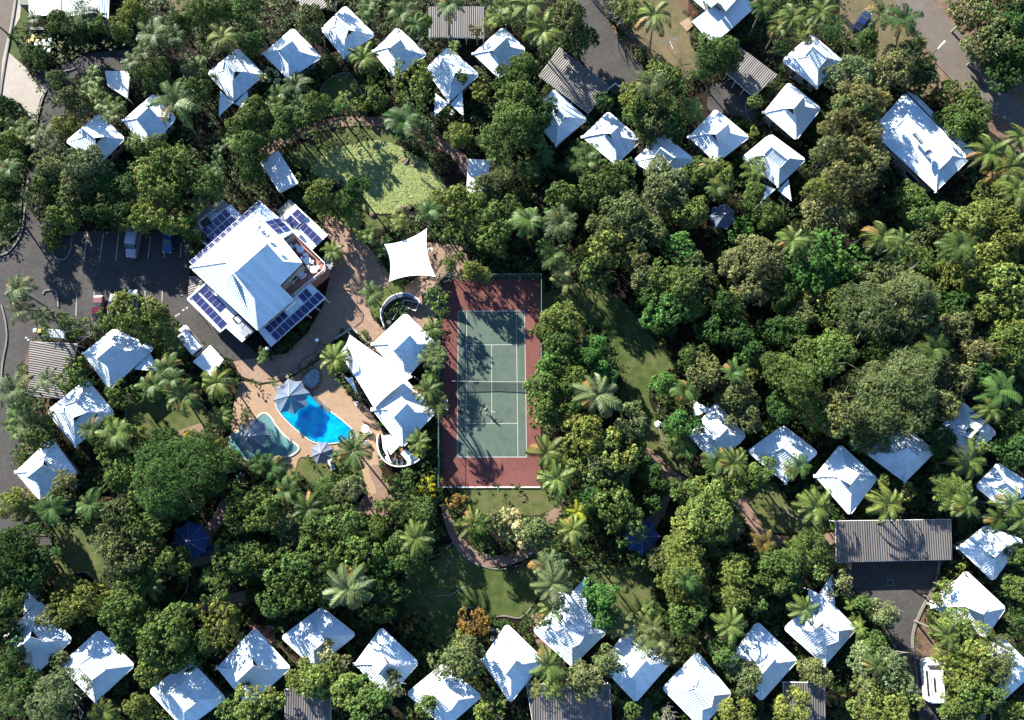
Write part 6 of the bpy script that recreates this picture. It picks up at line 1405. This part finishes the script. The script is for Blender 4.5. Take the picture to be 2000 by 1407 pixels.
def lounger(label, px, py, rot, m='sling', fr='white', towel=False, z=.09):
    t = thing('sun_lounger', label, 'sun lounger', tuple(P(px, py, z)), 'sun loungers by the shallow pool'); t.rotation_euler = (0, 0, R(rot))
    for s in (-1, 1):
        mb = MB(); mb.bar((-.95, s * .32, .33), (.45, s * .32, .33), .06, .06); mb.bar((.45, s * .32, .33), (1.0, s * .32, .62), .06, .06); o = mb.build('frame', fr); o.parent = t
        for x in (-.8, .4):
            mb = MB(); mb.bar((x, s * .30, 0), (x, s * .30, .33), .05, .05); o = mb.build('leg', fr); o.parent = t
    mb = MB(); mb.box((-.25, 0, .34), (1.4, .58, .03)); o = mb.build('seat', m); o.parent = t
    mb = MB(); a, b = Vector((.45, 0, .34)), Vector((1.0, 0, .63)); mb.bar(a, b, .58, .03); o = mb.build('backrest', m); o.parent = t
    if towel:
        tw = MB(); tw.box((-.2, .04, .375), (1.2, .55, .03)); tw.bar((.42, .02, .37), (.8, .0, .57), .5, .03); o = tw.build('towel', 'towel'); o.parent = t
lounger('grey lounger, upper one of the pair left of the shallow pool', 436.5, 914.5, 20); lounger('lounger covered by a turquoise towel, lower one of the pair', 444, 921.5, 20, towel=True)
lounger('white lounger with a sunbather lying on it', 468.5, 935, 52, fr='white'); lounger('white lounger between the small canopy and the pool palm', 648, 907, -67, m='white', z=.1)
bt = thing('bench', 'grey timber bench below the sixth bottom cabin garden', 'bench', tuple(P(789, 1248)))
for i in range(4):
    mb = MB(); mb.box((-.21 + .14 * i, 0, .45), (.11, 1.7, .04)); o = mb.build('slat', 'wood'); o.parent = bt
for s in (-1, 1):
    mb = MB(); mb.box((0, s * .7, .22), (.45, .06, .42)); o = mb.build('leg', 'wood'); o.parent = bt
for lx, ly, lb in ((671, 493, 'globe lamp on the courtyard beside the terrace palms'), (627, 670, 'globe lamp at the bend of the brick ramp'), (532, 686, 'globe lamp at the lowest corner of the hall')):
    t = thing('globe_lamp', 'white ' + lb, 'lamp', tuple(P(lx, ly, 0)), 'white globe lamps'); p = P(lx, ly, 0)
    mb = MB(); mb.tube([p, p + Vector((0, 0, 2.4))], .05, 8); mb.build('pole', 'steel', t)
    mb = MB(); mb.lathe([(0, 2.35), (.2, 2.42), (.30, 2.62), (.2, 2.85), (0, 2.93)], p, 14); mb.build('globe', 'lamp', t, smooth=True)
# street lamp arm over the upper right street, and its wires
t = thing('street_lamp', 'street lamp with its arm reaching over the upper right street', 'street lamp', tuple(P(1802, 125, 0)))
a = P(1803, 124, 0); mb = MB(); mb.tube([a, a + Vector((.1, .1, 4.2))], [.14, .09], 8); mb.build('pole', 'wood', t)
mb = MB(); b0 = a + Vector((.1, .1, 4.1)); b1 = b0 + Vector((.8, .9, .4)); mb.tube([b0, b1], .05, 6); mb.build('arm', 'steel', t)
mb = MB(); mb.box(b1 + Vector((.15, .15, 0)), (.6, .25, .14), R(48)); mb.build('lamp_head', 'white', t)
# utility pole at upper left
t = thing('power_pole', 'dark timber power pole beside the upper left street', 'pole', tuple(P(27, 77, 0)))
a = P(27, 77, 0); mb = MB(); mb.tube([a, a + Vector((-.1, .1, 7.5))], [.16, .11], 8); mb.build('pole', 'wood', t)
mb = MB(); mb.bar(a + Vector((-.9, -.5, 7.2)), a + Vector((.7, .7, 7.2)), .12, .12); mb.build('crossarm', 'wood', t)
# clothes hoist
t = thing('clothes_hoist', 'rotary clothes hoist on the shaded dry lawn at the top', 'clothes line', tuple(P(1303, 93, 0))); a = P(1303, 93, 0)
mb = MB(); mb.tube([a, a + Vector((0, 0, 2.1))], .04, 6); mb.build('pole', 'steel', t)
for k in range(4):
    an = .3 + k * 1.57; mb = MB(); mb.tube([a + Vector((0, 0, 2.0)), a + Vector((1.6 * math.cos(an), 1.6 * math.sin(an), 2.15))], .03, 5); mb.build('arm', 'steel', t)
mb = MB()
for rr in (.6, 1.0, 1.4):
    for k in range(4):
        a1, a2 = .3 + k * 1.57, .3 + (k + 1) * 1.57; mb.tube([a + Vector((rr * math.cos(a1), rr * math.sin(a1), 2.1)), a + Vector((rr * math.cos(a2), rr * math.sin(a2), 2.1))], .012, 4)
mb.build('line', 'steel', t)

# ---------------------------------------------------------------- fences
def wire_fence(label, runs, h, step, m='fence', cell=.35, name='wire_fence', cat='fence', panel=True, skip_rail=False):
    c = P(*runs[0][0], 0); t = thing(name, label, cat, tuple(c)); wires = MB(); tris = 0
    for a, b in runs:
        A_, B_ = P(*a, 0), P(*b, 0); n = max(1, round((B_ - A_).length / step)); d = (B_ - A_).normalized(); L = (B_ - A_).length
        for i in range(n + 1):
            p = A_.lerp(B_, i / n); mb = MB(); mb.tube([p, p + Vector((0, 0, h))], .045, 6); mb.build('post', m, t)
        mb = MB(); mb.tube([A_ + Vector((0, 0, h)), B_ + Vector((0, 0, h))], .04, 6); mb.build('top_rail', m, t)
        k = int(L / cell)
        for i in range(-int(h / cell), k):        # diagonal wires of the chain link
            for s in (0, 1):
                x0, x1 = i * cell, i * cell + h; z0, z1 = 0, h
                if x0 < 0: z0 = -x0; x0 = 0
                if x1 > L: z1 -= x1 - L; x1 = L
                if s: z0, z1 = h - z0, h - z1
                p, q = A_ + d * x0 + Vector((0, 0, z0)), A_ + d * x1 + Vector((0, 0, z1)); nn = Vector((-d.y, d.x, 0)) * .008
                wires.face([p - nn, q - nn, q + nn, p + nn]); wires.face([p, q, q + Vector((0, 0, .018)), p + Vector((0, 0, .018))])
    wires.build('wire_mesh', m, t)
    return t
wire_fence('green chain link fence round the tennis court', [((861, 546), (860, 951)), ((861, 546), (1056, 546)), ((1056, 546), (1056, 780))], 3.4, 4.2)
mb = MB(); mb.bar(P(857, 952, .07), P(1058, 952, .07), .16, .3); tag(mb.build('court_edge_board', 'trim'), 'white edging board along the lower end of the court', 'edging')
def picket(label, a, b, h=1.6, m='trim', w=.22, gap=.30, name='picket_fence'):
    A_, B_ = P(*a, 0), P(*b, 0); L = (B_ - A_).length; d = (B_ - A_).normalized(); t = thing(name, label, 'fence', tuple(A_)); ang = math.atan2(d.y, d.x)
    me = MB(); me.box((0, 0, h / 2), (w, .03, h)); mesh_ = me.mesh('paling', m)
    for i in range(int(L / gap)):
        p = A_ + d * (i + .5) * gap; o = bpy.data.objects.new('paling', mesh_); C.objects.link(o); o.parent = t; o.location = p - A_; o.rotation_euler = (0, 0, ang)
    for z in (.35, h - .3):
        mb = MB(); q = Vector((-d.y, d.x, 0)) * .04; mb.bar(A_ + q + Vector((0, 0, z)), B_ + q + Vector((0, 0, z)), .05, .08); mb.build('rail', m, t)
picket('pale paling fence between the dark lane and the dry lawn', (1155, 2), (1240, 85), 1.7, 'kerb')
picket('low grey fence beside the upper right street lawn', (1640, 35), (1690, 85), 1.2, 'kerb')
picket('timber screen by the leftmost cabin carport', (75, 780), (92, 812), 1.5, 'wood', name='timber_screen')
picket('timber gangway screen between fourth and fifth bottom cabins', (540, 1245), (590, 1300), 1.6, 'wood', name='timber_screen')
t = thing('white_frame', 'white painted angled rail at the foot of the upper lane', 'railing', tuple(P(1180, 186, 0)))
mb = MB(); z = Vector((0, 0, .9)); mb.bar(P(1180, 187) + z, P(1200, 168) + z, .12, .1); mb.bar(P(1200, 168) + z, P(1226, 188) + z, .12, .1); mb.build('rail', 'trim', t)
for q in ((1180, 187), (1200, 168), (1226, 188)):
    mb = MB(); mb.bar(P(*q), P(*q) + z, .1, .1); mb.build('post', 'trim', t)
t = thing('ramp_rail', 'dark railing zigzagging down the brick ramp above the pool', 'railing', tuple(P(600, 715, 0)))
pts = [(627, 672), (616, 692), (594, 704), (584, 722), (565, 730), (545, 738)]
for i in range(len(pts) - 1):
    A_, B_ = P(*pts[i], 0), P(*pts[i + 1], 0); z = Vector((0, 0, 1)); mb = MB(); mb.bar(A_ + z, B_ + z, .07, .06); mb.bar(A_ + z * .5, B_ + z * .5, .05, .04); mb.build('rail', 'dark', t)
    mb = MB(); mb.tube([A_, A_ + z], .04, 6); mb.build('post', 'dark', t)
# low white retaining walls near the court yard
for a, b, lb in (((655, 662), (688, 641), 'pale low wall at the top of the pool garden bed'), ((686, 640), (722, 672), 'pale planter edge beneath the big white sail')):
    mb = MB(); mb.bar(P(*a, .25), P(*b, .25), .25, .5); tag(mb.build('garden_wall', 'coping'), lb, 'wall')

# ---------------------------------------------------------------- people
def person(label, px, py, z, rot, joints, cloth, legs_m, hair='black', extra=None, tilt=None):
    """joints: dict of named points in metres (x right, y forward, z up)"""
    t = thing('person', label, 'person', tuple(P(px, py, z))); t.rotation_euler = (0, 0, R(rot)); J = {k: Vector(v) for k, v in joints.items()}
    me = bpy.data.meshes.new('body'); V, E, RD = [], [], []
    def add(p, r): V.append(tuple(p)); RD.append(r); return len(V) - 1
    pel = add(J['pelvis'], .15); ch = add(J['pelvis'].lerp(J['neck'], .6), .16); sh = add(J['pelvis'].lerp(J['neck'], .88), .13); nk = add(J['neck'], .055); hd0 = add(J['neck'].lerp(J['head'], .55), .075); hd = add(J['head'], .095); top = add(J['head'] + (J['head'] - J['neck']).normalized() * .09, .06)
    E += [(pel, ch), (ch, sh), (sh, nk), (nk, hd0), (hd0, hd), (hd, top)]
    for s in ('l', 'r'):
        a = add(J['sho_' + s], .055); e = add(J['elb_' + s], .042); w = add(J['wri_' + s], .028); E += [(sh, a), (a, e), (e, w)]
        d = (J['wri_' + s] - J['elb_' + s]).normalized(); side = d.cross(Vector((0, 0, 1)))
        if side.length < .1: side = Vector((1, 0, 0))
        side.normalize(); palm_ = add(J['wri_' + s] + d * .07, .03); E.append((w, palm_))
        for k, (o_, l_) in enumerate(((-.03, .065), (-.01, .078), (.01, .072), (.03, .055))):
            f1 = add(J['wri_' + s] + d * .10 + side * o_, .009); f2 = add(J['wri_' + s] + d * (.10 + l_) + side * o_ * 1.3 + Vector((0, 0, -.015)), .007); E += [(palm_, f1), (f1, f2)]
        th = add(J['wri_' + s] + d * .05 + side * .05, .010); E.append((palm_, th))
        h = add(J['hip_' + s], .095); k_ = add(J['kne_' + s], .06); an = add(J['ank_' + s], .04); ft = add(J['toe_' + s], .035); E += [(pel, h), (h, k_), (k_, an), (an, ft)]
    me.from_pydata(V, E, []); o = bpy.data.objects.new('body', me); C.objects.link(o); o.parent = t; me.materials.append(M['skin'])
    sk = o.modifiers.new('skin', 'SKIN'); 
    for i, r_ in enumerate(RD): me.skin_vertices[0].data[i].radius = (r_, r_ * (.75 if i in (0, 1, 2) else 1))
    me.skin_vertices[0].data[0].use_root = True
    sk.use_smooth_shade = True; ss = o.modifiers.new('sub', 'SUBSURF'); ss.levels = 1; ss.render_levels = 1
    def limbcloth(nm, segs, m):
        mb = MB()
        for pts, rads in segs: mb.tube(pts, rads, 10)
        q = mb.build(nm, m, smooth=True); q.parent = t
    pv_ = J['pelvis']; nk_ = J['neck']
    limbcloth('shirt', [([pv_, pv_.lerp(nk_, .5), pv_.lerp(nk_, .9)], [.165, .18, .12]), ([J['sho_l'], J['sho_l'].lerp(J['elb_l'], .6)], [.08, .065]), ([J['sho_r'], J['sho_r'].lerp(J['elb_r'], .6)], [.08, .065]), ([J['sho_l'], J['sho_r']], [.085, .085])], cloth)
    limbcloth('shorts', [([J['hip_' + s] + (pv_ - J['hip_' + s]) * .3, J['hip_' + s], J['hip_' + s].lerp(J['kne_' + s], .6)], [.13, .125, .09]) for s in 'lr'], legs_m)
    mb = MB(); hc = J['head'] + (J['head'] - nk_).normalized() * .03; mb.lathe([(0, .115), (.07, .10), (.108, .04), (.112, -.03), (.08, -.07)], hc + Vector((0, -.015, 0)), 12); q = mb.build('hair', hair, smooth=True); q.parent = t
    for s in 'lr':
        mb = MB(); a, b = J['ank_' + s], J['toe_' + s]; mb.tube([a + (a - b) * .25 - Vector((0, 0, .03)), a.lerp(b, .5) - Vector((0, 0, .02)), b], [.045, .05, .04], 8); q = mb.build('shoe', 'white'); q.parent = t
    if extra == 'racket':
        mb = MB(); d = (J['wri_r'] - J['elb_r']).normalized(); a = J['wri_r'] + d * .08; b = a + d * .35; mb.tube([a, b], .018, 6)
        sd_ = d.cross(Vector((0, 0, 1))).normalized(); ring_ = [b + d * (.17 + .17 * math.cos(k * .524)) + sd_ * .13 * math.sin(k * .524) for k in range(13)]; mb.tube(ring_, .012, 5)
        for k in range(1, 6):
            x_ = -.13 + k * .0433; mb.bar(b + d * .04 + sd_ * x_, b + d * .30 + sd_ * x_, .004, .004)
        q = mb.build('racket', 'trim'); tag(q, 'white framed racket held by the tennis player', 'racket'); q.matrix_world = t.matrix_world
        q.location = t.location; q.rotation_euler = t.rotation_euler
    return t
person('tennis player in a dark shirt lunging on the lower half of the court', 949, 802, .125, -60,
       dict(pelvis=(0, 0, .86), neck=(0, .22, 1.36), head=(0, .30, 1.52), sho_l=(-.19, .16, 1.30), sho_r=(.19, .16, 1.30), elb_l=(-.36, .32, 1.12), wri_l=(-.30, .55, 1.15), elb_r=(.42, .34, 1.12), wri_r=(.58, .55, 1.05),
            hip_l=(-.11, 0, .84), hip_r=(.11, 0, .84), kne_l=(-.26, .28, .47), kne_r=(.28, -.02, .45), ank_l=(-.34, .20, .09), ank_r=(.42, -.28, .10), toe_l=(-.38, .38, .04), toe_r=(.50, -.12, .04)), 'black', 'white', extra='racket')
def lying(label, px, py, z, rot, cloth, legs):
    person(label, px, py, z, rot, dict(pelvis=(0, -.05, .14), neck=(0, .48, .28), head=(0, .66, .38), sho_l=(-.19, .42, .27), sho_r=(.19, .42, .27), elb_l=(-.30, .2, .14), wri_l=(-.26, -.02, .12), elb_r=(.33, .56, .25), wri_r=(.18, .72, .36),
        hip_l=(-.1, -.1, .13), hip_r=(.1, -.1, .13), kne_l=(-.12, -.5, .22), kne_r=(.13, -.5, .14), ank_l=(-.12, -.88, .10), ank_r=(.14, -.9, .10), toe_l=(-.14, -.95, .22), toe_r=(.18, -.96, .22)), cloth, legs)
lying('sunbather in dark swimwear lying on the white lounger', 468, 936, .43, -38, 'black', 'black')
lying('person in a purple top lying on the lounger beside the small canopy', 649, 908, .44, 203, 'towel', 'carnavy')
# sports bag at the side line
t = thing('sports_bag', 'small red sports bag on the left tramline of the court', 'bag', tuple(P(897, 803, .13))); a = P(897, 803, .13)
mb = MB(); mb.tube([a + Vector((-.3, 0, .16)), a + Vector((-.22, 0, .17)), a + Vector((.22, 0, .17)), a + Vector((.3, 0, .16))], [.10, .16, .16, .10], 10); mb.build('bag', 'court_red', t)
mb = MB(); mb.tube([a + Vector((-.12, -.05, .3)), a + Vector((0, -.05, .42)), a + Vector((.12, -.05, .3))], .015, 5); mb.build('handle', 'black', t)
# garden hose on the lower lawn
hp = smooth_poly([(850, 1164), (880, 1162), (900, 1150), (922, 1143)], False, 5); mb = MB(); mb.tube(PL(hp, .06), .03, 5); tag(mb.build('garden_hose', 'teal'), 'pale green hose lying across the lower lawn', 'hose')
# ---------------------------------------------------------------- a label for every plant, by what it stands beside
LM = [(x, y, n) for x, y, n in CABINS] + [
    (505, 520, 'solar panelled hall'), (960, 575, 'top end of the tennis court'), (1000, 935, 'bottom end of the tennis court'), (1056, 690, 'right side of the tennis court'), (861, 700, 'left side of the tennis court'),
    (620, 820, 'blue pool'), (510, 860, 'shallow pool'), (800, 500, 'white courtyard sail'), (740, 340, 'lily pond'), (1800, 280, 'long white house'), (1400, 40, 'pale green roofed house'), (1410, 424, 'upper right star canopy'),
    (1250, 1045, 'right royal blue canopy'), (375, 1060, 'left royal blue canopy'), (1748, 1055, 'wide dark carport'), (1110, 1380, 'dark bottom centre carport'), (1120, 155, 'upper lane carport'), (890, 40, 'top edge carport'),
    (1475, 135, 'striped rusty carport'), (100, 722, 'left road carport'), (600, 1370, 'bottom left carport'), (1572, 1370, 'carport near the twelfth bottom cabin'), (265, 478, 'silver topped ute'), (227, 600, 'grey parked car'),
    (1810, 1322, 'white camper van'), (376, 665, 'white minibus'), (88, 85, 'wheelie bins'), (135, 15, 'top left white house'), (1230, 730, 'long curving lawn'), (930, 1130, 'lower lawn'), (1000, 980, 'lawn strip below the court'),
    (1290, 80, 'clothes hoist'), (1850, 130, 'street lamp'), (545, 335, 'slanted white shelter'), (935, 345, 'white shelter right of the pond'), (790, 860, 'round service yard'), (670, 165, 'small lawn under the third cabin'),
    (140, 1070, 'lawn at the lower left'), (325, 815, 'shaded lawn left of the pools'), (1090, 1090, 'stepping stones'), (1300, 940, 'fork of the tan path'), (230, 165, 'white shelter among the palms'), (1735, 1200, 'lower right car park'),
    (60, 200, 'concrete driveway'), (130, 500, 'upper parking kerb'), (60, 560, 'left road bend'), (1960, 230, 'upper right street'), (1130, 40, 'dark lane'), (1540, 1050, 'end of the right tan path'), (350, 1190, 'left garden path')]
from collections import defaultdict
groups = defaultdict(list)
def dirword(dx, dy):
    a = math.degrees(math.atan2(-dy, dx)) % 360
    return ['right of', 'up and right of', 'above', 'up and left of', 'left of', 'down and left of', 'below', 'down and right of'][int(((a + 22.5) % 360) // 45)]
for rec in PLANTS:
    t, kind, ck, px, py, r, grp = rec; x, y, n = min(LM, key=lambda L: (L[0] - px) ** 2 + (L[1] - py) ** 2)
    d = math.hypot(x - px, y - py)
    base = '%s %s %s the %s' % (CW[ck], kind, dirword(px - x, py - y) if d > 18 else 'over', n)
    groups[base].append((d, rec))
ORD = ['nearest', 'second', 'third', 'fourth', 'fifth', 'sixth', 'seventh', 'eighth']
CATS = {'palm_tree': 'palm', 'cane_palm': 'palm', 'shrub': 'shrub', 'bamboo_clump': 'bamboo'}
for base, recs in groups.items():
    recs.sort(key=lambda q: q[0])
    for i, (d, rec) in enumerate(recs):
        t = rec[0]; lab = base if len(recs) == 1 else base + (', the nearest one' if i == 0 else ', the farther one' if len(recs) == 2 else ', %s in distance' % ORD[i])
        w = lab.split()
        if len(w) > 16: lab = lab.replace(' up and right of', ' upper right of').replace(' up and left of', ' upper left of').replace(' down and right of', ' lower right of').replace(' down and left of', ' lower left of').replace('ly leaved tree', 'y tree').replace(' leaved tree', ' tree').replace(' crowned tree', ' tree').replace('clumping cane palm', 'cane palm').replace(', the nearest one', ', nearest').replace(', the farther one', ', farther').replace(' in distance', ' nearest').replace('one of three cabins', 'cabin').replace('of two cabins beside', 'cabin beside').replace('lowest of the cabins up by the left road', 'lowest upper left cabin')
        if len(lab.split()) > 16: print('LONG', lab)
        tag(t, lab, CATS.get(t.name.split('.')[0], 'tree'), rec[6])
for k, v in LABELS.items():
    if len(v) > 1: print('DUP', k, v)
